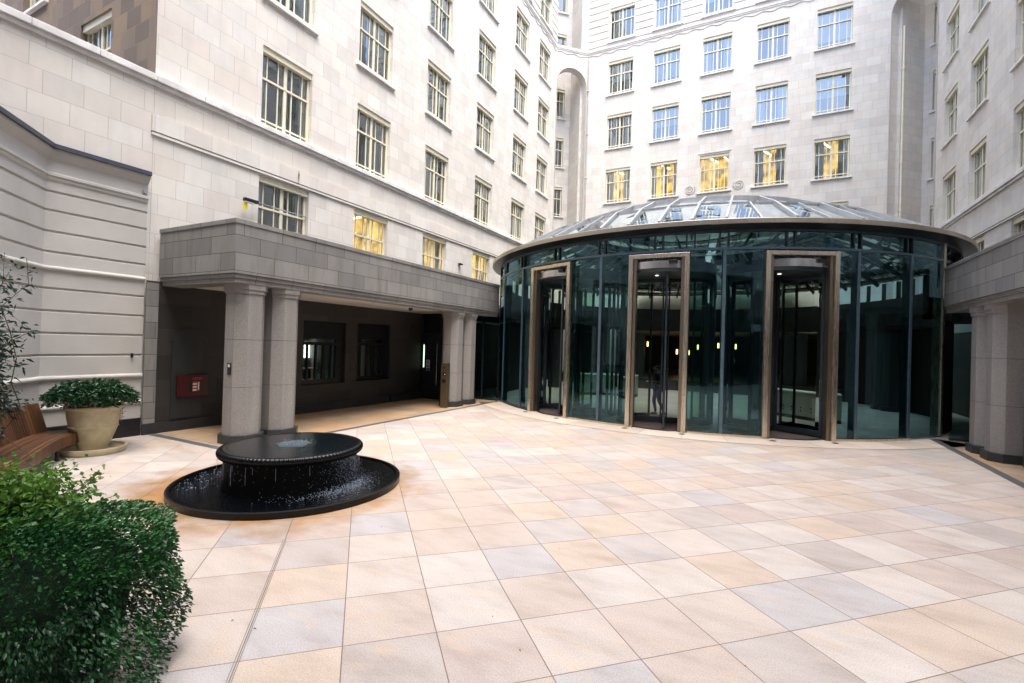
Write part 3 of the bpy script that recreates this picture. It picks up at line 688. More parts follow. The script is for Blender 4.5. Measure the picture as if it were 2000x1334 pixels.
for (u0, u1, z0, z1) in wo:
    w, h = u1 - u0, z1 - z0; f = MB(); K = BLACK
    f.box(0, w, .1, .2, h - .09, h, K); f.box(0, w, .1, .2, 0, .17, K); f.box(0, .06, .1, .2, .17, h - .09, K); f.box(w - .34, w, .1, .19, .17, h - .09, K)
    f.box(.06, w - .34, .1, .19, h * .62, h * .62 + .1, K)
    f.box(.06, w - .34, .1, .17, h * .72, h - .09, K)
    for q in (.15, .40, .62, .86): f.box(.06 + (w - .4) * q - .02, .06 + (w - .4) * q + (.035 if q != .62 else .08), .1, .18, .17, h * .62, K)
    o = f.obj('window', pw); o.location = FW(u0, 0, z0); o.rotation_euler = (0, 0, FW.rz)
    p = MB(); p.quad((.03, .15, .03), (w - .03, .15, .03), (w - .03, .15, h - .03), (.03, .15, h - .03), GL_WIN); p.obj('pane', o)
    r = MB(); d = 2.0
    a, c, z_0, z_1 = -.4, w + 2.6, -.9, h + .2
    RM = simple('office_interior', (.10, .125, .11), .8, 0, .15, .8) if 'office_interior' not in bpy.data.materials else bpy.data.materials['office_interior']
    r.quad((a, d, z_0), (c, d, z_0), (c, d, z_1), (a, d, z_1), RM); r.quad((a, .31, z_0), (a, d, z_0), (a, d, z_1), (a, .31, z_1), RM); r.quad((c, d, z_0), (c, .31, z_0), (c, .31, z_1), (c, d, z_1), RM)
    r.quad((a, .31, z_1), (a, d, z_1), (c, d, z_1), (c, .31, z_1), RM); r.quad((a, d, z_0), (a, .31, z_0), (c, .31, z_0), (c, d, z_0), RM); r.quad((w, .305, z_0), (c, .305, z_0), (c, .305, z_1), (w, .305, z_1), RM)
    r.obj('room_interior', o)
    e = MB()
    for x0, x1 in WIN_DAY[round(u0)]: e.quad((x0 - u0, d - .03, DZ0 - z0), (x1 - u0, d - .03, DZ0 - z0), (x1 - u0, d - .03, 2.22 - z0), (x0 - u0, d - .03, 2.22 - z0), EM_DAY)
    e.box(1.1, 3.4, d - .5, d - .1, .40, .44, WHITE)
    for q in (1.5, 2.2, 2.9):
        e.tube([(q, d - .9, .0), (q + .05, d - .9, .62), (q + .25, d - .9, .66)], .02, BLACK, 6)
    e.obj('room_fittings', o)
# cross wall with dark door
FC = Frame((0, 16.2, 0), (1, 0, 0), (0, 1, 0))
dw = thing('service_door', 'dark blue-black door with a narrow lit slot beside the paired columns', 'door')
b = MB(); b.box(-12.72, -10.5, 0, .15, 0, 3.54, BLACK, FC); b.obj('door_wall', dw)
b = MB(); b.box(-12.70, -12.62, -.05, 0, 0, 3.4, DARKF, FC); b.box(-11.75, -11.68, -.05, 0, 0, 3.4, DARKF, FC); b.box(-12.62, -11.75, -.05, 0, 2.65, 2.73, DARKF, FC); b.obj('frame', dw)
b = MB(); b.box(-12.62, -11.75, -.03, 0, .01, 2.64, simple('door_paint', (.018, .022, .035), .35), FC); b.box(-12.55, -11.8, -.04, -.03, 1.09, 1.16, DARKF, FC); o = b.obj('door', dw)
h = MB(); h.tube([FC(-11.86, -.09, .6), FC(-11.86, -.09, 2.3)], .016, SILV, 8); h.obj('handle', o)
h = MB(); h.box(-12.60, -12.545, -.036, -.03, 1.30, 2.25, emit('door_slot_daylight', (.55, .85, .6), .45), FC); h.obj('glazed_slot', o)
s_ = MB(); s_.box(-12.44, -12.26, -.038, -.030, 1.17, 1.62, WHITE, FC)
for q in range(8):
    pass
n = 20; cc = (-12.35, 1.36)
s_.poly([FC(cc[0] + .062 * math.cos(2 * PI * i / n), -.040, cc[1] + .062 * math.sin(2 * PI * i / n)) for i in range(n)], BLUEP)
s_.box(-12.358, -12.342, -.043, -.040, 1.345, 1.40, WHITE, FC); s_.box(-12.358, -12.342, -.043, -.040, 1.325, 1.337, WHITE, FC)
s_.box(-12.43, -12.27, -.042, -.0385, 1.18, 1.28, BLUEP, FC)
for q in range(3): s_.box(-12.415, -12.285, -.042, -.0385, 1.47 + q * .045, 1.492 + q * .045, BLACK, FC)
tag(s_.obj('door_notice'), 'white notice with a blue mandatory disc stuck on the dark door', 'sign')
# glazed screens closing the porticos at the drum
sg = thing('glazed_screen', 'dark glazed screen between the left portico columns and the drum', 'glazing')
b = MB(); b.quad((-10.5, 17.5, .05), (-9.75, 17.5, .05), (-9.75, 17.5, 3.5), (-10.5, 17.5, 3.5), GL_TEAL); b.quad((-12.7, 17.5, .05), (-10.5, 17.5, .05), (-10.5, 17.5, 3.5), (-12.7, 17.5, 3.5), GL_TEAL); b.obj('pane', sg)
b = MB(); b.box(-12.7, -9.75, 17.46, 17.54, 0, .06, DARKF); b.box(-10.53, -10.47, 17.46, 17.54, .06, 3.5, DARKF); b.box(-11.6, -11.55, 17.46, 17.54, .06, 3.5, DARKF); b.obj('frame', sg)
sg2 = thing('glazed_screen', 'dark glazed screen between the drum and the right portico columns', 'glazing')
b = MB(); b.quad((4.75, 17.9, .05), (7.2, 17.9, .05), (7.2, 17.9, 3.62), (4.75, 17.9, 3.62), GL_TEAL); b.obj('pane', sg2)
b = MB(); b.box(4.75, 7.2, 17.86, 17.94, 0, .06, DARKF); b.box(5.9, 5.95, 17.86, 17.94, .06, 3.62, DARKF); b.obj('frame', sg2)
for nm, par, x0, x1, y0, sgn, z in (('link_roof', pl, -12.80, -9.9, 17.63, -1, 3.5), ('link_roof', pr_, 4.65, 7.2, 17.96, 1, 3.62)):
    arcp = []
    for k in range(0, 25):
        a_ = R(52 + k * 1.9); px, py = CX + sgn * 8.98 * math.sin(a_), CY - 8.98 * math.cos(a_)
        if y0 < py < 24: arcp.append((px, py))
    out_ = x1 if sgn > 0 else x0
    pts = [(out_, y0)] + [((x0 + .02) if sgn > 0 else x1, y0)] + arcp + [(out_, arcp[-1][1])]
    if sgn > 0: pts = pts
    b = MB(); b.prism(pts, z, z + .5, GRAN_D); b.obj(nm, par)
# right portico: wall and cross pier
rw = thing('arcade_wall', 'shade-darkened stone pier wall beside the right-hand paired columns', 'wall')
b = MB(); b.box(5.27, 7.2, 14.82, 15.1, 0, 3.62, GRAN_D); b.box(7.15, 7.24, 6.3, 14.82, 0, 3.6, GRAN_D); b.obj('wall', rw)

# ------------------------------------------------------------------ portico fittings
bx = thing('hydrant_cabinet', 'red fire inlet cabinet on the dark wall inside the left portico', 'cabinet')
b = MB(); b.box(6.64, 7.39, -.10, -.035, .82, 1.36, RED, FW); b.obj('body', bx, bevel=.01)
b = MB(); b.box(6.93, 7.24, -.104, -.1015, .92, 1.22, BLACK, FW); b.box(6.99, 7.17, -.107, -.1045, .945, 1.20, simple('faded_red_print', (.3, .05, .04), .6), FW)
for q in range(3): b.box(7.0, 7.09, -.110, -.1075, .96 + q * .075, 1.0 + q * .075, WHITE, FW)
b.box(7.12, 7.15, -.110, -.1075, .98, 1.17, WHITE, FW); b.obj('notice', bx)
b = MB(); b.box(6.98, 7.2, -.14, -.10, 1.24, 1.29, simple('bright_red', (.3, .01, .01), .3), FW); b.obj('handle', bx)
b = MB(); b.box(-10.33, -10.21, 6.432, 6.449, 1.52, 1.77, BLACK); b.box(-10.30, -10.24, 6.425, 6.432, 1.68, 1.74, WHITE); b.box(-10.31, -10.23, 6.425, 6.432, 1.56, 1.60, DARKF)
tag(b.obj('entry_panel', bevel=.004), 'small black plate fixed to the nearest column of the left portico', 'sign plate')
def pylon(loc, rz, w, d, h, label):
    t = thing('access_pylon', label, 'pylon', loc, rz)
    b = MB(); b.box(-w / 2, w / 2, -d / 2, d / 2, 0, h, PYLM); b.obj('body', t, bevel=.006)
    b = MB(); b.box(-w * .22, w * .22, -d / 2 - .012, -d / 2 - .001, h * .72, h * .79, BLACK); b.box(-w * .25, w * .25, -d / 2 - .014, -d / 2 - .001, h * .56, h * .64, BLACK); b.obj('reader', t)
    b = MB(); b.tube([(0, -d / 2 - .01, h * .90), (0, -d / 2 + .01, h * .90)], .03, BLACK, 14); b.obj('camera_lens', t)
    b = MB(); b.tube([(w * .1, -d / 2 - .014, h * .75), (w * .1, -d / 2 - .010, h * .75)], .008, EM_RED, 10); b.obj('indicator', t)
pylon((-10.17, 14.36, 0), R(12), .26, .22, 1.62, 'slim bronze access pylon in front of the left paired columns')
pylon((5.32, 14.35, 0), R(-8), .5, .3, 1.62, 'bronze access pylon with a red light at the right edge')
b = MB(); b.lathe([(0, -.09), (.05, -.08), (.075, -.04), (.08, 0)], BLACK, 20); o = b.obj('dome_camera', smooth=True); o.location = (-11.08, 13.42, 3.538); tag(o, 'small black dome camera under the left portico ceiling', 'camera')
for i, (x, y) in enumerate(((-10.66, 14.17), (-10.75, 11.2), (-10.75, 8.6))):
    b = MB(); b.lathe([(.05, -.012), (.036, -.012), (.034, -.004)], SILV, 18); b.lathe([(.034, -.004), (0, -.004)], EM_SPOT, 18); o = b.obj('downlight'); o.location = (x, y, 3.538)
    tag(o, ['tiny round downlight in the portico ceiling nearest the dome camera', 'tiny round downlight midway along the left portico ceiling', 'tiny round downlight behind the second column of the left portico'][i], 'downlight', 'downlights in the portico ceiling')
# floodlight with yellow tag, clamped across the lowest window
fl = thing('floodlight', 'black floodlight arm with a yellow tag beside the lowest left window', 'floodlight')
b = MB(); b.box(8.16, 8.56, -.30, -.18, 6.06, 6.15, BLACK, FL); b.obj('lamp_body', fl, bevel=.015)
b = MB(); b.box(8.18, 8.44, -.285, -.195, 6.03, 6.058, WHITE, FL); b.obj('lens', fl)
b = MB(); b.tube([FL(8.56, -.24, 6.12), FL(9.1, -.05, 6.16), FL(10.5, .1, 6.20)], .018, SILV, 8); b.obj('arm', fl)
b = MB(); b.box(8.14, 8.26, -.25, -.235, 5.83, 6.02, YEL, FL); b.obj('tag', fl)
b = MB(); b.tube([FL(9.99, -.075, 7.50), FL(9.985, -.09, 7.38), FL(10.0, -.075, 7.3), FL(9.985, -.085, 7.08)], [.008, .02, .014, .008], RUST, 8); tag(b.obj('iron_cramp'), 'rusty iron cramp on the stone band over the lowest left window', 'cramp')
b = MB(); b.box(18.9, 19.05, -.14, 0, 6.05, 6.13, BLACK, FL); b.tube([FL(18.97, -.14, 6.09), FL(18.97, -.2, 6.05)], .04, BLACK, 10); tag(b.obj('wall_camera'), 'small dark camera on the stone between the two lit windows', 'camera')

# ------------------------------------------------------------------ glass drum
dr = thing('glass_drum', 'teal glass entrance drum with a faceted glass roof', 'pavilion', (CX, CY, 0))
def pol(r, deg, z): a = R(deg); return (r * math.sin(a), -r * math.cos(a), z)
def cly(p): return (p[0], min(p[1], 31.45 - CY), p[2])
OFF = .2; SP = 11.55
ZT, ZC, ZE = 5.17, 5.23, 5.74
doors = [-24.9, .25, 24.6]; dhw = 6.15
# glass walls
spans = []
edges = [-57.5, -48.9, -35.8]; edges += [doors[0] - dhw, None, doors[0] + dhw, -11.25, doors[1] - dhw + .6, None, doors[1] + dhw - .6, 11.65, doors[2] - dhw, None, doors[2] + dhw, 34.75, 46.55, 57.6]
prev = None
mull = []
for e in edges:
    if e is None: prev = None; continue
    if prev is not None: spans.append((prev, e))
    prev = e
for a, c in spans:
    b = MB(); n = 4; r = RR
    for i in range(n):
        p, q = a + (c - a) * i / n, a + (c - a) * (i + 1) / n
        b.quad(pol(r, p, .06), pol(r, q, .06), pol(r, q, ZT), pol(r, p, ZT), GL_TEAL)
    b.obj('glass_panel', dr)
def post(deg, z0, z1, w, d, m, rr=RR, name='mullion'):
    b = MB(); a = R(deg); rx, ry = math.sin(a), -math.cos(a); tx, ty = math.cos(a), math.sin(a)
    F = lambda x, y, z: (rx * y + tx * x, ry * y + ty * x, z)
    b.box(-w / 2, w / 2, rr - d, rr + .03, z0, z1, m, F); return b.obj(name, dr)
for d_ in (-48.9, -35.8, -11.25, 11.65, 34.75, 46.55): post(d_, .03, ZT, .085, .2, BLUEF)
post(57.6, .03, ZE, .16, .22, BRONZE); post(-57.5, .03, ZE, .12, .2, DARKF)
def ring(r0, r1, z0, z1, m, a0, a1, name, n=120):
    b = MB(); b.lathe([(r1, z0), (r1, z1), (r0, z1), (r0, z0), (r1, z0)], m, n, R(a0), R(a1)); b.v = [cly(v) for v in b.v]; return b.obj(name, dr)
ring(RR - .12, RR + .03, ZT, ZC, BLUEF, -60, 60, 'transom'); ring(RR - .1, RR + .03, 5.66, ZE, DARKF, -100, 100, 'head_rail')
ring(RR - .14, RR + .04, 0, .06, BRONZE, -20, -4, 'base_rail', 20); ring(RR - .14, RR + .04, 0, .06, BRONZE, 6, 19, 'base_rail', 20); ring(RR - .14, RR + .04, 0, .06, BRONZE, 30.8, 47, 'base_rail', 30); ring(RR - .14, RR + .04, 0, .06, DARKF, -60, -31, 'base_rail', 30)
# clerestory
cl = [-60.5 + OFF, -48.2, -36.2, -23.0, -11.25, .2, 5.85, 11.5, 22.6, 34.4, 46.05, 57.5]
for a, c in zip(cl, cl[1:]):
    b = MB(); n = 4
    for i in range(n):
        p, q = a + (c - a) * i / n, a + (c - a) * (i + 1) / n
        b.quad(pol(RR - .02, p, ZC), pol(RR - .02, q, ZC), pol(RR - .02, q, 5.66), pol(RR - .02, p, 5.66), GL_TEAL)
    b.obj('clerestory_pane', dr)
for d_ in cl[1:-1]:
    for o_ in (-.72, .72): post(d_ + o_, ZC, 5.66, .045, .1, DARKF, RR, 'clerestory_mullion')
for k in range(12):
    for sg_ in (-1, 1):
        d_ = sg_ * (69 + k * 5.6); p = pol(RR - .05, d_, 0)
        if p[1] < 8.1: post(d_, 4.85, 5.66, .07, .12, DARKF, RR, 'clerestory_mullion')
# eave
ER = 9.24
b = MB(); b.lathe([(ER - .02, 5.795), (ER, 5.80), (ER, 5.92), (ER - .03, 5.945), (8.8, 5.965)], EAVE, 160); b.lathe([(8.6, 5.71), (8.9, 5.72), (ER - .02, 5.792)], BLACK, 160); b.v = [cly(v) for v in b.v]; b.obj('eave', dr, smooth=True, auto=35)
# roof: eave r 8.95 z 5.96 -> purlin r 7.2 z 6.9 -> ring r 5.4 z 7.63 -> apex
def warp(foot, k):
    f = foot - OFF
    if abs(f) <= 11.6: return OFF + f * (1.25 if k == 1 else 1.62)
    if abs(f) <= 17.2: return OFF + math.copysign((18.6 if k == 1 else 22.4), f)
    s_ = (abs(f) - 17.2); base = 18.6 if k == 1 else 22.4
    return OFF + math.copysign(base + s_ * ((23.6 - 18.6) / 5.5 if s_ < 5.5 else 0) + ((23.6 - 18.6 if k == 1 else 0) if s_ >= 5.5 else 0), f) if False else (OFF + math.copysign({1: 18.6, 2: 22.4}[k] + (s_ * (180 - {1: 18.6, 2: 22.4}[k]) / (180 - 17.2)), f))
feet = [OFF + 5.75 * k for k in range(-31, 32)]
feet = [f for f in feet if abs(f - OFF) < 179]
lev = [(8.95, 5.99), (7.2, 6.92), (5.4, 7.63)]
def rp(f, k, dz=0): return Vector(cly(pol(lev[k][0], f if k == 0 else warp(f, k), lev[k][1] + dz)))
for i in range(len(feet) - 1):
    f, g_ = feet[i], feet[i + 1]
    b = MB(); b.quad(rp(f, 0), rp(g_, 0), rp(g_, 1), rp(f, 1), GL_ROOF); b.quad(rp(f, 1), rp(g_, 1), rp(g_, 2), rp(f, 2), GL_ROOF); b.obj('roof_pane', dr)
b = MB(); top_ring = [rp(f, 2) for f in feet]
for i in range(len(top_ring)): b.poly([top_ring[i], top_ring[(i + 1) % len(top_ring)], Vector((0, 0, 7.98))], GL_ROOF)
b.obj('roof_crown', dr)
def bar(mb, p, q, w, h, m):
    p, q = Vector(p), Vector(q); t = (q - p).normalized(); s = t.cross(Vector((0, 0, 1)))
    if s.length < 1e-4: s = Vector((1, 0, 0))
    s.normalize(); u = s.cross(t).normalized()
    c = [x + s * (w / 2 * a) + u * (h * e_) for x in (p, q) for a, e_ in ((-1, 0), (1, 0), (1, 1), (-1, 1))]
    i = len(mb.v); mb.v += [tuple(x) for x in c]; k = mb.mi(m)
    for f in ((0, 1, 2, 3), (7, 6, 5, 4), (0, 4, 5, 1), (1, 5, 6, 2), (2, 6, 7, 3), (3, 7, 4, 0)): mb.f.append(tuple(i + x for x in f)); mb.m.append(k); mb.uv.append([(0, 0)] * 4)
for i, f in enumerate(feet):
    major = (abs(round((f - OFF) / 5.75)) % 2 == 0) or abs(f - OFF) < 8
    b = MB(); w = .068 if major else .045
    bar(b, rp(f, 0, -.03), rp(f, 1, -.02), w, .10 if major else .06, ROOFM)
    if major: bar(b, rp(f, 1, -.02), rp(f, 2, -.02), w, .10, ROOFM)
    b.obj('rafter' if major else 'glazing_bar', dr)
b = MB()
for i in range(len(feet)):
    j = (i + 1) % len(feet)
    bar(b, rp(feet[i], 1, -.01), rp(feet[j], 1, -.01), .05, .05, SILV)
b.obj('purlin', dr)
b = MB()
for i in range(len(feet)): bar(b, rp(feet[i], 2, -.02), rp(feet[(i + 1) % len(feet)], 2, -.02), .09, .09, ROOFM)
b.obj('crown_ring', dr)
# inner steelwork: deep ribs and criss-cross rods
b = MB()
for i, f in enumerate(feet):
    if i % 2: continue
    p0, p1, p2 = rp(f, 0, -.3), rp(f, 1, -.32), rp(f, 2, -.35); bar(b, p0 * .97, p1, .06, .16, DARKF); bar(b, p1, p2, .06, .16, DARKF)
b.obj('inner_rib', dr)
b = MB()
for i in range(0, len(feet) - 2, 1):
    bar(b, rp(feet[i], 0, -.2) * .975, rp(feet[i + 1], 1, -.2), .018, .018, DARKF); bar(b, rp(feet[i + 1], 0, -.2) * .975, rp(feet[i], 1, -.2), .018, .018, DARKF)
b.obj('tie_rods', dr)
# inside: stone band, columns and dark lining of the lobby
b = MB()
for a0, a1 in ((58, 180), (-180, -58)):
    b.lathe([(8.74, 3.5), (8.74, 4.85), (8.35, 4.85), (8.35, 3.5), (8.74, 3.5)], GRAN_D, 60, R(a0), R(a1))
b.v = [cly(v) for v in b.v]; b.obj('inner_band', dr)
b = MB()
for a0, a1 in ((60, 138), (-138, -60)): b.lathe([(8.7, 0), (8.7, 3.5)], ROOMW, 40, R(a0), R(a1))
b.v = [cly(v) for v in b.v]; b.obj('lobby_lining', dr)
ICM = COLM.copy(); ICM.materials.clear(); [ICM.materials.append(GPLI) for _ in range(2)]
for k in (-150, -146, -112, -108, 108, 112, 146, 150):
    p = pol(8.1, k, 0); o = link('inner_column', ICM, dr, (p[0], min(p[1], 7.6), 0)); link('plinth', PLM, o)

# ------------------------------------------------------------------ revolving doors
DPOS = ['leftmost', 'middle', 'rightmost']
DRAD, DRC, DH = 1.42, 7.42, 4.62
def rev_door(deg, label, wing_rot, hw):
    a = R(deg); t = thing('revolving_door', label, 'revolving door', (CX, CY, 0), a, 'revolving doors of the glass drum')
    # local frame: door faces -y, drum centre at (0,-DRC)
    yf = -math.sqrt(max(.1, RR ** 2 - hw ** 2)) - .03
    b = MB(); zt = 5.12
    for s in (-1, 1):
        xs = sorted((s * hw, s * (hw - .125))); b.box(xs[0], xs[1], yf - .07, yf + .22, 0, zt, BRONZE)
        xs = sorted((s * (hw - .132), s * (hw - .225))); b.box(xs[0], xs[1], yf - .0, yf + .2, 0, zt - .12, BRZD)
    b.box(-hw + .125, hw - .125, yf - .07, yf + .2, zt - .115, zt, BRONZE)
    b.obj('door_frame', t, bevel=.008)
    ow = hw - .225; ya = math.asin(min(.99, ow / DRAD))
    b = MB(); b.lathe([(DRAD + .04, DH + .09), (DRAD + .05, DH + .30), (DRAD - .1, DH + .30), (DRAD - .1, DH + .09), (DRAD + .04, DH + .09)], SILV, 24, -ya, ya, (0, -DRC)); b.obj('curved_header', t, smooth=True, auto=40)
    b = MB(); b.box(ow - .34, ow - .12, -DRC - DRAD * math.cos(ya) - .26, -DRC - DRAD * math.cos(ya) - .1, DH + .2, DH + .3, BLACK); b.obj('sensor', t, bevel=.01)
    b = MB(); b.lathe([(0, DH), (DRAD, DH), (DRAD + .03, DH + .04), (DRAD + .03, DH + .32), (0, DH + .34)], DARKF, 64, c=(0, -DRC)); b.obj('drum_canopy', t, smooth=True, auto=40)
    b = MB(); b.lathe([(DRAD - .08, .02), (DRAD + .04, .02), (DRAD + .04, 0.001)], BLACK, 64, c=(0, -DRC)); b.lathe([(0, .012), (DRAD - .08, .012)], simple('brown_door_mat', (.07, .05, .045), .95, 0, .2, 40) if 'brown_door_mat' not in bpy.data.materials else bpy.data.materials['brown_door_mat'], 48, c=(0, -DRC)); b.obj('floor_ring', t)
    for s in (-1, 1):   # curved side screens
        a0, a1 = (ya + .05, PI - ya - .05) if s > 0 else (-PI + ya + .05, -ya - .05)
        b = MB(); b.lathe([(DRAD, .06), (DRAD, DH)], GL_DOOR, 20, a0, a1, (0, -DRC)); o = b.obj('side_screen', t)
        f = MB(); f.lathe([(DRAD + .03, .02), (DRAD + .03, .14), (DRAD - .03, .14), (DRAD - .03, .02)], DARKF, 20, a0, a1, (0, -DRC))
        for q in (a0, a1, (a0 + a1) / 2):
            x, y = DRAD * math.sin(q), -DRC - DRAD * math.cos(q); f.box(x - .035, x + .035, y - .035, y + .035, .02, DH, DARKF)
        f.obj('screen_frame', o)
    b = MB(); b.tube([(0, -DRC, .02), (0, -DRC, DH)], .045, BLACK, 12); b.obj('centre_post', t)
    for k in range(4):
        w = bpy.data.objects.new('wing', None); 
        f = MB(); L0, L1 = .06, DRAD - .06
        f.box(L0, L0 + .055, -.025, .025, .05, DH - .02, DARKF); f.box(L1 - .09, L1, -.025, .025, .05, DH - .02, DARKF); f.box(L0 + .055, L1 - .09, -.025, .025, .05, .2, DARKF); f.box(L0 + .055, L1 - .09, -.025, .025, DH - .14, DH - .02, DARKF)
        o = f.obj('wing', t); o.location = (0, -DRC, 0); o.rotation_euler = (0, 0, R(wing_rot + 90 * k))
        p = MB(); p.quad((L0 + .05, 0, .2), (L1 - .08, 0, .2), (L1 - .08, 0, DH - .14), (L0 + .05, 0, DH - .14), GL_DOOR); p.obj('wing_glass', o)
        bpy.data.objects.remove(w)
    b = MB(); b.tube([(hw - .07, yf - .075, 1.08), (hw - .07, yf - .095, 1.08)], .022, SILV, 12); b.obj('lock', t)
    b = MB(); b.lathe([(0, DH - .012), (.05, DH - .012), (.055, DH - .001)], EM_SPOT, 14, c=(-.2, -DRC - .6)); b.obj('downlight', t)
rev_door(doors[0], 'left-hand revolving door of the drum, seen most obliquely', 20, .98)
rev_door(doors[1], 'middle revolving door, with a woman visible through it', -80, .86)
rev_door(doors[2], 'right-hand revolving door with dark leaf against its right jamb', 38, .97)
for i, (d_, o_) in enumerate(((doors[0], -5), (doors[0], 5), (doors[1], -5), (doors[1], 5), (doors[2], -5), (doors[2], 5))):
    p = pol(RR + .32, d_ + o_, 0); b = MB(); b.lathe([(0, .012), (.07, .012), (.085, .004)], BLACK, 16); o = b.obj('floor_light'); o.location = (CX + p[0], CY + p[1], 0.004)
    tag(o, 'small dark disc set in the paving at the %s foot of the %s revolving door' % (['left', 'right'][i % 2], ['left', 'middle', 'right'][i // 2]), 'floor light', 'discs in the paving before the doors')
b = MB(); b.box(-9.3, 3.8, 28.9, 43.9, 0, .6, simple('dark_lobby_floor', (.018, .017, .016), .35, 0, .2, 2)); struct(b.obj('lobby_platform'))
# ------------------------------------------------------------------ lobby furniture
def desk(name, label, pts, h=.92):
    t = thing(name, label, 'desk'); b = MB()
    b_pts = pts; o_ = [(x, y + .5) for x, y in pts][::-1]
    b.prism(b_pts + o_, .12, h - .05, DESK); b.obj('body', t)
    c = MB(); c.prism([(x, y - .05) for x, y in pts] + [(x, y + .05) for x, y in o_], h - .049, h, WHITE); c.obj('counter_top', t, bevel=.01)
    d = MB()
    for i in range(len(pts) - 1):
        for q in (.25, .75):
            for zz in (.30, .42):
                x = pts[i][0] * (1 - q) + pts[i + 1][0] * q; y = pts[i][1] * (1 - q) + pts[i + 1][1] * q
                d.lathe([(0, 0), (.03, 0)], BLACK, 8)
                for k in range(len(d.v) - 16, len(d.v)):
                    vx, vy, vz = d.v[k]; d.v[k] = (x + vx, y - .008, zz + vy)
    d.obj('dot_pattern', t)
    f = MB(); f.prism([(x, y + .05) for x, y in pts] + o_, 0, .119, BLACK); f.obj('kick_base', t)
desk('reception_desk', 'white curved desk with dark dots behind the left revolving door', [(-8.6, 21.6), (-8.0, 22.4), (-7.2, 23.0), (-6.3, 23.3), (-5.4, 23.4)], 1.05)
desk('reception_desk', 'white curved desk with dark dots behind the right revolving door', [(.1, 20.6), (.6, 20.5), (1.1, 20.1), (1.7, 19.6), (2.4, 19.5)], 1.0)
pend = [(-5.44, 36, 2.2, 'warm tube pendant low inside the right half of the middle doorway'), (-4.64, 36, 2.16, 'warm tube pendant just past the right jamb of the middle door'),
        (-4.04, 36, 2.57, 'warm tube pendant left of a close bright trio of lamps'), (-3.51, 36, 2.73, 'highest of the close bright trio of lamps in the lobby'), (-3.24, 36, 2.52, 'lowest of the close bright trio of lamps in the lobby'),
        (-2.72, 36, 2.71, 'warm pendant right of the bright trio, beside the blue mullion'), (-1.63, 36, 2.67, 'rightmost warm pendant, right of the man in the blue shirt'), (-2.27, 36, 2.69, 'warm pendant directly over the man in the blue shirt'),
        (-7.51, 36, 2.7, 'small pendant above the woman in the middle doorway'), (-8.71, 36, 2.36, 'warm pendant left of the middle door, at the left end of the lobby')]
for i, (x, y, z, lab) in enumerate(pend):
    t = thing('pendant_lamp', lab, 'lamp', (x, y, z), 0, 'pendant lamps in the lobby')
    b = MB(); b.tube([(0, 0, -.17), (0, 0, .17)], .055, EM_PEND, 10); b.obj('lamp_shade', t)
    b = MB(); b.tube([(0, 0, .16), (0, 0, 3.49 - z)], .008, BLACK, 6); b.obj('cord', t)

# ------------------------------------------------------------------ fountain
FX, FY = -6.735, 5.335
ft = thing('fountain', 'black granite disc fountain spilling into a round basin', 'fountain', (FX, FY, 0))
b = MB(); b.lathe([(1.70, 0), (1.70, .09), (1.675, .10), (1.64, .095), (1.635, .03), (0, .03)], FGRAN, 120); b.obj('basin', ft, smooth=True, auto=40)
b = MB(); n = 90
b.lathe([(1.636, .066)] + [(1.636 * (1 - i / 24), .066) for i in range(1, 25)], WATER_D, 96); b.obj('basin_water', ft, smooth=True)
b = MB(); b.lathe([(1.0, .03), (.985, .3), (.99, .502)], simple('shaded_black_drum', (.002, .0025, .003), .6, 0, .2, 8, .2, .1), 72); b.obj('pedestal', ft, smooth=True)  # pedestal blacker than the rim stone, its shade put into the colour
nr = 110
b = MB(); prof = [(.985, .50), (1.0, .505)] + [(1.02 + .052 * math.cos(a), .572 + .062 * math.sin(a)) for a in [(-PI / 2 + PI * i / 9) for i in range(10)]] + [(.99, .637), (.96, .628)]
b.lathe(prof, FGRAN, nr * 4, jit=lambda a, r, z: 1 + (.011 * math.cos(a * nr) if r > 1.0 else 0)); b.obj('ribbed_rim', ft, smooth=True)
b = MB(); b.lathe([(.965, .628)] + [(.965 * (1 - i / 20), .628 + .004 * math.sin(i * 2.1) * (i > 12)) for i in range(1, 21)], WATER_T, 96); b.obj('water_film', ft, smooth=True)
b = MB(); fr = []
def blob(mb, c, r, m, sq=1.0):
    i = len(mb.v); k = mb.mi(m)
    mb.v += [(c[0] + r, c[1], c[2]), (c[0] - r, c[1], c[2]), (c[0], c[1] + r, c[2]), (c[0], c[1] - r, c[2]), (c[0], c[1], c[2] + r * sq), (c[0], c[1], c[2] - r * sq)]
    for f in ((0, 2, 4), (2, 1, 4), (1, 3, 4), (3, 0, 4), (2, 0, 5), (1, 2, 5), (3, 1, 5), (0, 3, 5)): mb.f.append(tuple(i + q for q in f)); mb.m.append(k); mb.uv.append([(0, 0)] * 3)
prof = []
b.lathe([(.25, .629), (.235, .636), (.17, .640), (.09, .638), (.05, .650), (0, .655)], FROTH, 48, jit=lambda a, r, z: 1 + .10 * math.sin(5 * a + 1) + .06 * math.sin(11 * a))
for _ in range(320):
    a = random.uniform(0, 2 * PI); r = random.gauss(.15, .07); blob(b, (r * math.cos(a), r * math.sin(a), .645 + random.random() * .02), random.uniform(.002, .006), DROP)
b.obj('bubbling_jet', ft, smooth=True)
b = MB()
for _ in range(1900):
    a = random.choice([random.uniform(-PI, PI), random.gauss(R(100), .22), random.gauss(R(104), .16), random.gauss(R(98), .25), random.gauss(R(-62), .12)]); 
    t_ = random.random(); z = .51 - .44 * t_ ** 1.3
    r = 1.055 + random.gauss(0, .012) + .03 * t_
    blob(b, (r * math.sin(a), -r * math.cos(a), z), random.uniform(.001, .0029), DROP, random.choice([1, 2.5, 5]))
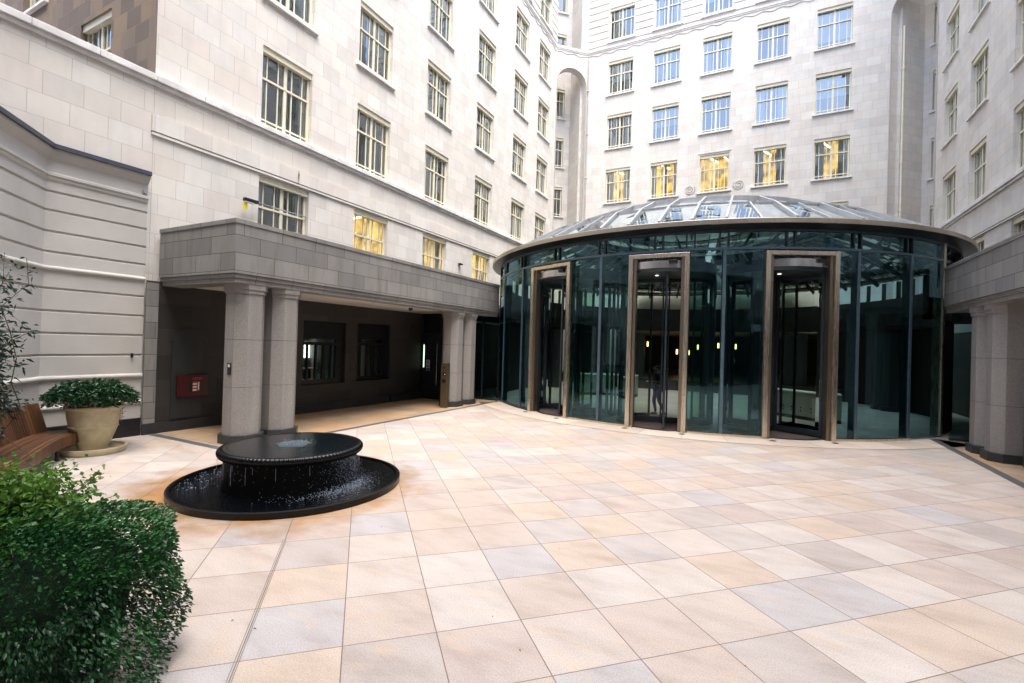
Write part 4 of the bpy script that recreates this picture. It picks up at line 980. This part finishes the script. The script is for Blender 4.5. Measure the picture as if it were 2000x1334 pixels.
for _ in range(1500):
    a = random.choice([random.gauss(R(85), .35), random.gauss(R(96), .26), random.gauss(R(98), .22), random.gauss(R(95), .3)])
    r = 1.10 + abs(random.gauss(0, .13)); z = .067 + abs(random.gauss(0, .05)) * max(0, 1 - (r - 1.1) * 2)
    blob(b, (r * math.sin(a), -r * math.cos(a), z), random.uniform(.0015, .0055), DROP)
for _ in range(260):
    a = random.uniform(R(-160), R(-30)); r = random.uniform(1.2, 1.6); blob(b, (r * math.sin(a), -r * math.cos(a), .068), random.uniform(.004, .012), DROP, .25)  # flat pale flecks on the left water, standing in for sky glints
for i in range(26):
    a = random.uniform(-PI, PI); r = 1.06; z0 = .5; l = random.uniform(.05, .3); b.tube([(r * math.sin(a), -r * math.cos(a), z0), (r * 1.006 * math.sin(a), -r * 1.006 * math.cos(a), z0 - l)], .0013, DROP, 4, False)
o = b.obj('falling_water_glints', ft); o['kind'] = 'stuff'

# ------------------------------------------------------------------ foliage
def leaves(name, parent, pts, dirs, mtl, ln, wd, col=None, droop=.3):
    """one bent, pointed leaf (4 triangles-ish, 2 quads) at each point"""
    n = len(pts); pts = np.asarray(pts); d = np.asarray(dirs, float) + RNG.normal(0, .35, (n, 3)); d /= np.linalg.norm(d, axis=1)[:, None] + 1e-9
    up = RNG.normal(0, 1, (n, 3)); s = np.cross(d, up); s /= np.linalg.norm(s, axis=1)[:, None] + 1e-9; nn = np.cross(s, d)
    nn *= np.sign(nn[:, 2:3] + 1e-6); 
    l = (ln * RNG.uniform(.65, 1.3, n))[:, None]; w = (wd * RNG.uniform(.7, 1.25, n))[:, None]
    p0 = pts; p1 = pts + d * l * .5 - nn * l * .04; p2 = pts + d * l - np.array([0, 0, 1]) * l * droop * .4
    a1 = p1 + s * w * .5 + nn * w * .18; b1 = p1 - s * w * .5 + nn * w * .18
    V = np.stack([p0, a1, p2, b1, p1], 1).reshape(-1, 3)
    i = np.arange(n)[:, None] * 5
    Fq = np.concatenate([i + [0, 1, 4], i + [1, 2, 4], i + [2, 3, 4], i + [3, 0, 4]], 1).reshape(-1, 3)
    me = bpy.data.meshes.new(name); me.from_pydata(V.tolist(), [], Fq.tolist()); me.materials.append(mtl)
    c = RNG.random(n) if col is None else np.clip(col + RNG.normal(0, .16, n), 0.01, .99)
    uv = me.uv_layers.new(name='UVMap'); cc = np.repeat(np.clip(c, .01, .99), 12); u = np.stack([cc, cc * 0], 1).ravel(); uv.data.foreach_set('uv', u)
    me.polygons.foreach_set('use_smooth', [True] * len(me.polygons)); me.update()
    o = bpy.data.objects.new(name, me); COL.objects.link(o); o.parent = parent; return o
def lump(a, e): return 1 + .10 * np.sin(3 * a + 1.3) * np.cos(2 * e) + .07 * np.sin(7 * a + 2 * e) + .05 * np.sin(11 * a - 5 * e)
# big trailing planter in the foreground
PX, PY = -4.22, 1.18
pt = thing('planter_bush', 'clipped trailing bush overflowing a pebbled planter, lower left corner', 'planter', (PX, PY, 0))
b = MB(); b.lathe([(.55, 0), (.62, .3), (.66, .72), (.70, .78), (.60, .80), (.58, .74), (0, .74)], PEBB, 48); b.obj('pot', pt, smooth=True, auto=40)
def cam_dir_weight(p): return p
n = 44000
a = RNG.uniform(0, 2 * PI, n); h = RNG.random(n)
Rm = .93
prof_r = lambda z: np.where(z < .84, .88 + .06 * np.sin(z * 3.4), .91 * np.sqrt(np.clip(1 - (np.clip(z - 1.0, 0, 1) / .31) ** 2.6, 0, 1)))
side = RNG.random(n) < .62
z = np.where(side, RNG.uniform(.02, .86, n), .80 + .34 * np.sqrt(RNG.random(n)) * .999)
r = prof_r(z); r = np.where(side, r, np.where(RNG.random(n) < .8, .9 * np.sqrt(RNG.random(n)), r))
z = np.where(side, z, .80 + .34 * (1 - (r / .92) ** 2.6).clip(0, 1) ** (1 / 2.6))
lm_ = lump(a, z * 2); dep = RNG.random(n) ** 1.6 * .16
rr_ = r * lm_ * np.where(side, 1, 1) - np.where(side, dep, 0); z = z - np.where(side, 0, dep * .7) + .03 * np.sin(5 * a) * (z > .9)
low = (z < .45) & (RNG.random(n) < .62 * (1 - z / .45) + .25 * (np.sin(9 * a) > .2))
keep = ~low
P = np.stack([rr_ * np.sin(a), -rr_ * np.cos(a), z], 1)[keep]; an = a[keep]
Dv = np.stack([np.sin(an), -np.cos(an), np.where(side[keep], -.55, .55)], 1)
cl = .35 + .3 * np.sin(an * 5 + z[keep] * 7) * np.sin(z[keep] * 9 + an * 2) + np.where(side[keep], 0, .22) - dep[keep] * 1.5  # top leaves lighter, inner ones darker: light and shade put into leaf colour
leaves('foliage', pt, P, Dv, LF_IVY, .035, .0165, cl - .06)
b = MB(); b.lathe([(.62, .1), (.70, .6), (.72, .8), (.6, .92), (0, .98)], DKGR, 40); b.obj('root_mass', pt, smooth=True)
# loose pale shrub beyond it
sh = thing('pale_shrub', 'loose light green shrub growing up behind the clipped dark bush', 'shrub', (-4.52, 1.30, 0))
b = MB(); tips = []; dirs = []
for k in range(190):
    a_ = random.uniform(0, 2 * PI); rr0 = min(.52, abs(random.gauss(0, .30))); hh = random.uniform(1.0, 1.47) - rr0 * .35
    base = Vector((random.gauss(0, .12), random.gauss(0, .12), .70)); tip = Vector((rr0 * 1.2 * math.cos(a_), rr0 * 1.2 * math.sin(a_), hh)); midp = (base + tip) / 2 + Vector((0, 0, .1))
    b.tube([base, midp, tip], [.006, .004, .002], STEM, 5, False)
    for q in range(44):
        t_ = random.uniform(.3, 1.05); p_ = base.lerp(midp, t_ * 2) if t_ < .5 else midp.lerp(tip, t_ * 2 - 1)
        tips.append(tuple(p_ + Vector((random.gauss(0, .035), random.gauss(0, .035), random.gauss(0, .03))))); dirs.append((random.gauss(0, 1), random.gauss(0, 1), random.gauss(.3, .5)))
b.obj('stems', sh); T = np.array(tips); leaves('foliage', sh, T, dirs, LF_PALE, .05, .026, (T[:, 2] - .75) * 1.3)
# potted shrub
po = thing('potted_shrub', 'glossy green shrub in a large buff clay pot on a saucer', 'potted plant', (-11.63, 4.62, 0))
b = MB(); b.lathe([(.60, 0), (.64, .06), (.645, .12), (.60, .12), (.57, .07), (0, .06)], TERR, 64); b.obj('saucer', po, smooth=True, auto=40)
b = MB(); b.lathe([(.27, .06), (.30, .14), (.40, .36), (.455, .50), (.475, .505), (.475, .53), (.46, .54), (.50, .70), (.515, .84), (.55, .86), (.56, .90), (.53, .92), (.49, .90), (.48, .8), (0, .8)], TERR, 64); b.obj('pot', po, smooth=True, auto=50)
tips = []; dirs = []; b = MB()
for k in range(230):
    a_ = random.uniform(0, 2 * PI); e_ = random.uniform(0, 1) ** .7; ro = .80 * math.sqrt(e_) * (1 + .1 * math.sin(3 * a_ + .5)); hz_ = .98 + .44 * math.sqrt(max(0, 1 - e_ * .93)) * random.uniform(.8, 1.03)
    tip = Vector((ro * math.cos(a_), ro * math.sin(a_), hz_)); base = Vector((ro * .4 * math.cos(a_), ro * .4 * math.sin(a_), .82)); b.tube([base, tip], [.007, .004], STEM, 5, False)
    for q in range(30):
        an_ = random.uniform(0, 2 * PI); dd = Vector((math.cos(an_), math.sin(an_), random.uniform(-.1, .5))); tips.append(tuple(tip + dd * .02 - Vector((0, 0, random.random() ** 2 * .18)))); dirs.append(tuple(dd))
b.obj('stems', po); leaves('foliage', po, tips, dirs, LF_POT, .105, .034)
tips = []; dirs = []
for k in range(1):
    a_ = R(58); r0 = .56
    for q in range(70):
        z_ = .95 - q * .006; r0 = .56 - .001 * q; tips.append((r0 * math.cos(a_) + random.gauss(0, .02), r0 * math.sin(a_) + random.gauss(0, .02), z_)); dirs.append((random.gauss(0, 1), random.gauss(0, 1), -.5))
leaves('trailing_spray', po, tips, dirs, LF_POT, .035, .02)
po.scale = (.82, .82, 1)
# climber at the left edge
cb = thing('climbing_plant', 'dark leafed climber at the left edge in front of the stucco', 'climbing plant', (-10.12, 2.56, 0))
b = MB(); tips = []; dirs = []
for k in range(26):
    x0, y0 = random.gauss(0, .22), random.gauss(0, .15); pts = [Vector((x0 * .3, y0 * .3, .1))]
    top = random.uniform(1.6, 3.5)
    for q in range(9): pts.append(Vector((x0 + random.gauss(0, .10) , y0 + random.gauss(0, .10), .1 + (q + 1) * (top - .1) / 9)))
    b.tube(pts, [.012] * 4 + [.007] * 4 + [.004] * 2, STEM, 5, False)
    for q in range(130):
        i = random.uniform(3.0, 8.99); p_ = pts[int(i)].lerp(pts[int(i) + 1], i % 1); tips.append(tuple(p_ + Vector((random.gauss(0, .06), random.gauss(0, .06), random.gauss(0, .05))))); dirs.append((random.gauss(0, 1), random.gauss(0, 1), random.gauss(-.2, .4)))
for s in ((.3, -.15, 3.0), (.42, -.1, 2.55), (.33, -.2, 1.9)):
    pts = [Vector((.1, 0, s[2] - .3)), Vector((s[0] * .6, s[1], s[2])), Vector((s[0], s[1], s[2] + .05)), Vector((s[0] * 1.1, s[1], s[2] - .25))]; b.tube(pts, .004, STEM, 5, False)
    for p_ in pts[1:]:
        for q in range(7): tips.append(tuple(p_ + Vector((random.gauss(0, .05), random.gauss(0, .05), random.gauss(0, .05))))); dirs.append((random.gauss(0, 1), random.gauss(0, 1), -.2))
b.obj('stems', cb); leaves('foliage', cb, tips, dirs, LF_CLM, .10, .036)
b = MB(); b.box(-.35, .35, -.3, .3, 0, .5, BLACK); b.obj('trough', cb, bevel=.02)

for i, (x, y) in enumerate(((-4.21, 4.66), (-3.83, 2.5), (-3.57, 2.52), (-2.03, 5.23), (-3.13, 7.17), (-1.60, 3.35), (-.06, 4.03), (-2.01, 3.64))):
    b = MB(); a_ = i * 1.7; c_, s_ = math.cos(a_), math.sin(a_); l_ = .011 + .004 * (i % 3)
    b.poly([(-l_ * c_, -l_ * s_, .004), (.005 * s_, -.005 * c_, .010), (l_ * c_, l_ * s_, .006), (-.005 * s_, .005 * c_, .009)], RUST); o = b.obj('leaf_scrap'); o.location = (x, y, 0)
    tag(o, 'tiny dark leaf scrap lying on the open paving', 'leaf scrap', 'leaf scraps scattered on the paving')
# ------------------------------------------------------------------ curved bench
bn = thing('curved_bench', 'curved hardwood bench with slatted back beside the clay pot', 'bench')
front = [(-11.62, 4.47), (-11.20, 4.04), (-10.72, 3.70), (-10.2, 3.38), (-9.65, 3.06), (-9.15, 2.74), (-8.7, 2.40), (-8.35, 2.0)]
def dense(path, n):
    out = []; P_ = [Vector(p) for p in path]
    for i in range(len(P_) - 1):
        for k in range(n):
            t_ = k / n; p0 = P_[max(i - 1, 0)]; p1 = P_[i]; p2 = P_[i + 1]; p3 = P_[min(i + 2, len(P_) - 1)]
            out.append(.5 * ((2 * p1) + (-p0 + p2) * t_ + (2 * p0 - 5 * p1 + 4 * p2 - p3) * t_ ** 2 + (-p0 + 3 * p1 - 3 * p2 + p3) * t_ ** 3))
    out.append(P_[-1]); return out
fp = dense(front, 10)
def nrm(i):
    t_ = (fp[min(i + 1, len(fp) - 1)] - fp[max(i - 1, 0)]).normalized(); return Vector((t_.y, -t_.x)) * (1)
# inward (away from the court) normal
def inn(i): n_ = nrm(i); return n_ if n_.dot(Vector((-1, -.9))) > 0 else -n_
b = MB(); c = MB(); bk = MB()
for i in range(len(fp) - 1):
    n0, n1 = inn(i), inn(i + 1); p0, p1 = fp[i], fp[i + 1]
    m0, m1 = p0.lerp(p1, .03), p0.lerp(p1, .97); mn = (n0 + n1).normalized(); u = i + .5
    def q3(p, n_, o, z): v = p + n_ * o; return (v.x, v.y, z)
    U = [(u, 0)] * 4
    A = [q3(m0, mn, 0, .25), q3(m1, mn, 0, .25), q3(m1, mn, 0, .445), q3(m0, mn, 0, .445)]; B = [q3(m0, mn, .06, .25), q3(m1, mn, .06, .25), q3(m1, mn, .06, .445), q3(m0, mn, .06, .445)]
    b.poly(A, WOOD, U); b.poly(B[::-1], WOOD, U); b.poly([A[0], A[3], B[3], B[0]], WOOD, U); b.poly([A[1], B[1], B[2], A[2]], WOOD, U); b.poly([A[3], A[2], B[2], B[3]], WOOD, U); b.poly([A[0], B[0], B[1], A[1]], WOOD, U)
    if i >= 1:
        lo, hi = .56, .72
        A = [q3(m0, mn, lo, .44), q3(m1, mn, lo, .44), q3(m1, mn, hi, .98), q3(m0, mn, hi, .98)]; B = [q3(m0, mn, lo + .05, .44), q3(m1, mn, lo + .05, .44), q3(m1, mn, hi + .05, .98), q3(m0, mn, hi + .05, .98)]
        u2 = [((i // 2) * 3 + .5, 0)] * 4
        for F_ in (A, B[::-1], [A[0], A[3], B[3], B[0]], [A[1], B[1], B[2], A[2]], [A[3], A[2], B[2], B[3]]): bk.poly(F_, WOOD, u2)
b.obj('front_slats', bn); bk.obj('backrest', bn)
for k in range(9):
    o0, o1 = .065 + k * .06, .065 + k * .06 + .052; s = MB()
    for i in range(len(fp) - 1):
        n0, n1 = inn(i), inn(i + 1); P4 = [fp[i] + n0 * o0, fp[i + 1] + n1 * o0, fp[i + 1] + n1 * o1, fp[i] + n0 * o1]
        s.poly([(p.x, p.y, .452) for p in P4], WOOD, [(k + .5, 0)] * 4); s.poly([(p.x, p.y, .41) for p in P4][::-1], WOOD, [(k + .5, 0)] * 4)
        s.poly([(P4[0].x, P4[0].y, .41), (P4[1].x, P4[1].y, .41), (P4[1].x, P4[1].y, .452), (P4[0].x, P4[0].y, .452)], WOOD, [(k + .5, 0)] * 4)
    s.obj('seat_slat', bn)
for i in (10, 30, 52):
    n_ = inn(i); s = MB(); p = fp[i] + n_ * .12; q = fp[i] + n_ * .5; s.tube([(p.x, p.y, 0), (p.x, p.y, .41)], .03, BLACK, 8); s.tube([(q.x, q.y, 0), (q.x, q.y, .41)], .03, BLACK, 8); bar(s, (p.x, p.y, .36), (q.x, q.y, .36), .05, .04, BLACK); s.obj('leg', bn)

# ------------------------------------------------------------------ people
def skin_obj(name, parent, verts, edges, radii, mtl, sub=1, root=0):
    me = bpy.data.meshes.new(name); me.from_pydata([tuple(v) for v in verts], edges, []); me.materials.append(mtl)
    o = bpy.data.objects.new(name, me); COL.objects.link(o); o.parent = parent
    m = o.modifiers.new('skin', 'SKIN'); m.use_smooth_shade = True
    for i, r_ in enumerate(radii):
        rr = r_ if isinstance(r_, tuple) else (r_, r_); me.skin_vertices[0].data[i].radius = rr; me.skin_vertices[0].data[i].use_root = (i == root)
    s = o.modifiers.new('sub', 'SUBSURF'); s.levels = sub; s.render_levels = sub
    return o
def person(label, loc, rz, H, top_m, leg_m, pose, hair_m=HAIR, long_hair=False, group=None):
    t = thing('person', label, 'person', loc, rz); S = H / 1.75
    v = lambda *p: tuple(x * S for x in p)
    J = dict(pel=v(0, 0, .95), wst=v(0, -.01, 1.08), che=v(0, -.02, 1.28), sho=v(0, -.01, 1.43), nek=v(0, -.03, 1.50), hed=v(0, -.05, 1.60), cro=v(0, -.05, 1.70))
    for s, k in ((-1, 'l'), (1, 'r')):
        J['sh' + k] = v(s * .18, -.01, 1.41); J['hip' + k] = v(s * .09, 0, .92)
    J.update({k: v(*p) for k, p in pose.items()})
    names = list(J); idx = {k: i for i, k in enumerate(names)}
    E = [('pel', 'wst'), ('wst', 'che'), ('che', 'sho'), ('sho', 'nek'), ('nek', 'hed'), ('hed', 'cro')]
    for k in 'lr': E += [('sho', 'sh' + k), ('sh' + k, 'el' + k), ('el' + k, 'wr' + k), ('pel', 'hip' + k), ('hip' + k, 'kn' + k), ('kn' + k, 'an' + k), ('an' + k, 'to' + k)]
    rad = dict(pel=(.13, .10), wst=(.115, .085), che=(.135, .095), sho=(.09, .07), nek=.05, hed=(.075, .092), cro=(.06, .07))
    for k in 'lr': rad.update({'sh' + k: .058, 'el' + k: .042, 'wr' + k: .03, 'hip' + k: .085, 'kn' + k: .055, 'an' + k: .038, 'to' + k: (.036, .028)})
    rs = lambda k, f=1, a=0: tuple(x * S * f + a for x in (rad[k] if isinstance(rad[k], tuple) else (rad[k],) * 2))
    skin_obj('body', t, [J[k] for k in names], [(idx[a], idx[b_]) for a, b_ in E], [rs(k) for k in names], SKIN)
    # clothing
    def cloth(nm, keys, ed, m, add=.012, mod={}):
        ii = {k: i for i, k in enumerate(keys)}; skin_obj(nm, t, [J[k] if k in J else k for k in keys], [(ii[a], ii[b_]) for a, b_ in ed], [tuple(x * mod.get(k, 1) for x in rs(k, 1.08, add)) for k in keys], m)
    cloth('top', ['pel', 'wst', 'che', 'sho', 'shl', 'shr', 'ell', 'elr', 'wrl', 'wrr'], [('pel', 'wst'), ('wst', 'che'), ('che', 'sho'), ('sho', 'shl'), ('sho', 'shr'), ('shl', 'ell'), ('shr', 'elr'), ('ell', 'wrl'), ('elr', 'wrr')], top_m)
    cloth('trousers', ['pel', 'hipl', 'hipr', 'knl', 'knr', 'anl', 'anr'], [('pel', 'hipl'), ('pel', 'hipr'), ('hipl', 'knl'), ('hipr', 'knr'), ('knl', 'anl'), ('knr', 'anr')], leg_m, .012, {'pel': .93})
    for k in 'lr':
        a_, b_ = Vector(J['an' + k]), Vector(J['to' + k]); hl = a_ + (a_ - b_).normalized() * .05 * S; hl.z = b_.z
        skin_obj('shoe', t, [a_ + Vector((0, 0, -.02)), hl, b_, b_ + (b_ - hl).normalized() * .05 * S], [(0, 1), (1, 2), (2, 3)], [.045 * S, .045 * S, .045 * S, .032 * S], SHOE)
        # hand: palm and five fingers
        w_, e_ = Vector(J['wr' + k]), Vector(J['el' + k]); d = (w_ - e_).normalized(); sd = d.cross(Vector((0, 0, 1))); sd = sd.normalized() if sd.length > .1 else Vector((1, 0, 0)); nn = sd.cross(d)
        V = [w_, w_ + d * .05 * S, w_ + d * .09 * S]; ed = [(0, 1), (1, 2)]; ra = [(.028 * S, .018 * S), (.038 * S, .016 * S), (.036 * S, .014 * S)]
        h_ = skin_obj('hand', t, V, ed, ra, SKIN)
        for q in range(5):
            if q < 4: b0 = w_ + d * .08 * S + sd * (.024 - .016 * q) * S; L_ = (.07, .08, .075, .058)[q] * S; f1 = b0 + d * L_ * .6 - nn * .012 * S; f2 = f1 + (d * .5 - nn * .8).normalized() * L_ * .45
            else: b0 = w_ + d * .03 * S + sd * .025 * S; f1 = b0 + (d * .5 + sd * .8).normalized() * .04 * S; f2 = f1 + d * .03 * S
            skin_obj('finger', h_, [b0, f1, f2], [(0, 1), (1, 2)], [.009 * S, .0085 * S, .007 * S], SKIN)
    hd = Vector(J['hed']); cr = Vector(J['cro'])
    b = MB(); 
    fw = Vector((0, -1, 0)); 
    for i in range(7):
        pass
    hp = [hd + Vector((0, .035, .02)) * S, cr + Vector((0, .02, .0)) * S, hd + Vector((0, .05, -.06)) * S]
    hr = [(.082 * S, .088 * S), (.075 * S, .085 * S), (.06 * S, .05 * S)]
    if long_hair: hp.append(hd + Vector((0, .06, -.2)) * S); hr.append((.06 * S, .035 * S))
    skin_obj('hair', t, hp, [(1, 0), (0, 2)] + ([(2, 3)] if long_hair else []), hr, hair_m)
    f = MB()
    blob(f, hd + Vector((0, -.098, -.005)) * S, .016 * S, SKIN, 1.6)
    for s in (-1, 1): blob(f, hd + Vector((s * .032, -.083, .02)) * S, .011 * S, HAIR, .7); blob(f, hd + Vector((s * .08, 0, 0)) * S, .018 * S, SKIN, 1.8)
    f.box((hd.x - .022 * S), hd.x + .022 * S, hd.y - .092 * S, hd.y - .08 * S, hd.z - .055 * S, hd.z - .045 * S, RED); f.obj('face', t)
    return t
walk = dict(ell=(-.24, -.02, 1.13), wrl=(-.10, -.27, 1.16), elr=(.24, -.02, 1.13), wrr=(.10, -.26, 1.15), knl=(-.09, -.10, .50), anl=(-.09, -.02, .09), tol=(-.10, -.16, .03), knr=(.09, .00, .50), anr=(.09, .20, .13), tor=(.10, .12, .03), hed=(0, -.09, 1.585), cro=(0, -.10, 1.685))
stand = dict(ell=(-.25, .02, 1.14), wrl=(-.24, -.10, .92), elr=(.25, .02, 1.14), wrr=(.24, -.10, .92), knl=(-.10, -.01, .50), anl=(-.10, .03, .08), tol=(-.11, -.10, .03), knr=(.10, -.01, .50), anr=(.10, .03, .08), tor=(.11, -.10, .03))
wpos = (-3.30, 17.75, 0)
person('woman in a black top and cropped jeans looking at her phone inside the middle door', wpos, R(-55), 1.80, CL_BLK, CL_DEN, walk, long_hair=True)
d_ = Matrix.Rotation(R(-55), 3, 'Z') @ Vector((0, -.36 * 1.03, 1.21)); b = MB(); b.box(-.04, .04, -.075, .075, -.005, .005, WHITE); o = b.obj('phone'); o.location = Vector(wpos) + d_; o.rotation_euler = (R(25), 0, R(-55)); tag(o, 'white phone held by the woman in the middle doorway', 'phone')
person('man in a pale blue shirt standing far inside behind the glass', (-1.68, 30.0, .6), R(200), 1.82, CL_SHR, CL_BLK, stand)
person('man in a dark jacket deep in the lobby left of the right door', (-.14, 30.2, .6), R(150), 1.80, CL_BLK, CL_BLK, stand)

# ------------------------------------------------------------------ camera
cam = bpy.data.cameras.new('camera'); co = bpy.data.objects.new('camera', cam); COL.objects.link(co)
f_px, pitch, roll_, hcam, phi = 939.34, R(.3916), R(1.6947), 3.26116 * .72, R(27.545)
cam.sensor_width = 36; cam.lens = f_px / 2000 * 36; cam.clip_end = 500; cam.clip_start = .05
fwd = Vector((0, math.cos(pitch), math.sin(pitch))); rt = Vector((1, 0, 0)); up = rt.cross(fwd)
rt2 = rt * math.cos(roll_) + up * math.sin(roll_); up2 = rt2.cross(fwd)
Rz = Matrix.Rotation(phi, 3, 'Z')
rt2, up2, fwd = Rz @ rt2, Rz @ up2, Rz @ fwd
M = Matrix((rt2, up2, -fwd)).transposed().to_4x4(); M.translation = (0, 0, hcam); co.matrix_world = M
sc.camera = co

# ------------------------------------------------------------------ light
w = bpy.data.worlds.new('World'); sc.world = w; w.use_nodes = True; nt = w.node_tree
bg = nt.nodes['Background']; sky = nt.nodes.new('ShaderNodeTexSky'); sky.sky_type = 'NISHITA'; sky.sun_disc = False
EL, AZ = R(72), R(135)          # sun high, from the court's right and slightly from behind
sky.sun_elevation = EL; sky.sun_rotation = AZ; sky.air_density = 1.0; sky.dust_density = 2.5; sky.ozone_density = 1.0
nt.links.new(sky.outputs[0], bg.inputs[0]); bg.inputs[1].default_value = .15
sd = Vector((math.cos(EL) * math.sin(AZ), math.cos(EL) * math.cos(AZ), math.sin(EL)))   # towards the sun
sl = bpy.data.lights.new('sun', 'SUN'); sl.energy = 1.45; sl.angle = R(58); sl.color = (1, .95, .88)
so = bpy.data.objects.new('sun', sl); COL.objects.link(so); so.rotation_euler = sd.to_track_quat('Z', 'Y').to_euler()
sc.view_settings.view_transform = 'Standard'; sc.view_settings.look = 'None'; sc.view_settings.exposure = 2.38; sc.view_settings.gamma = 1
cy = sc.cycles; cy.max_bounces = 10; cy.diffuse_bounces = 5; cy.glossy_bounces = 5; cy.transparent_max_bounces = 24; cy.transmission_bounces = 6; cy.caustics_reflective = False; cy.caustics_refractive = False; cy.sample_clamp_indirect = 4
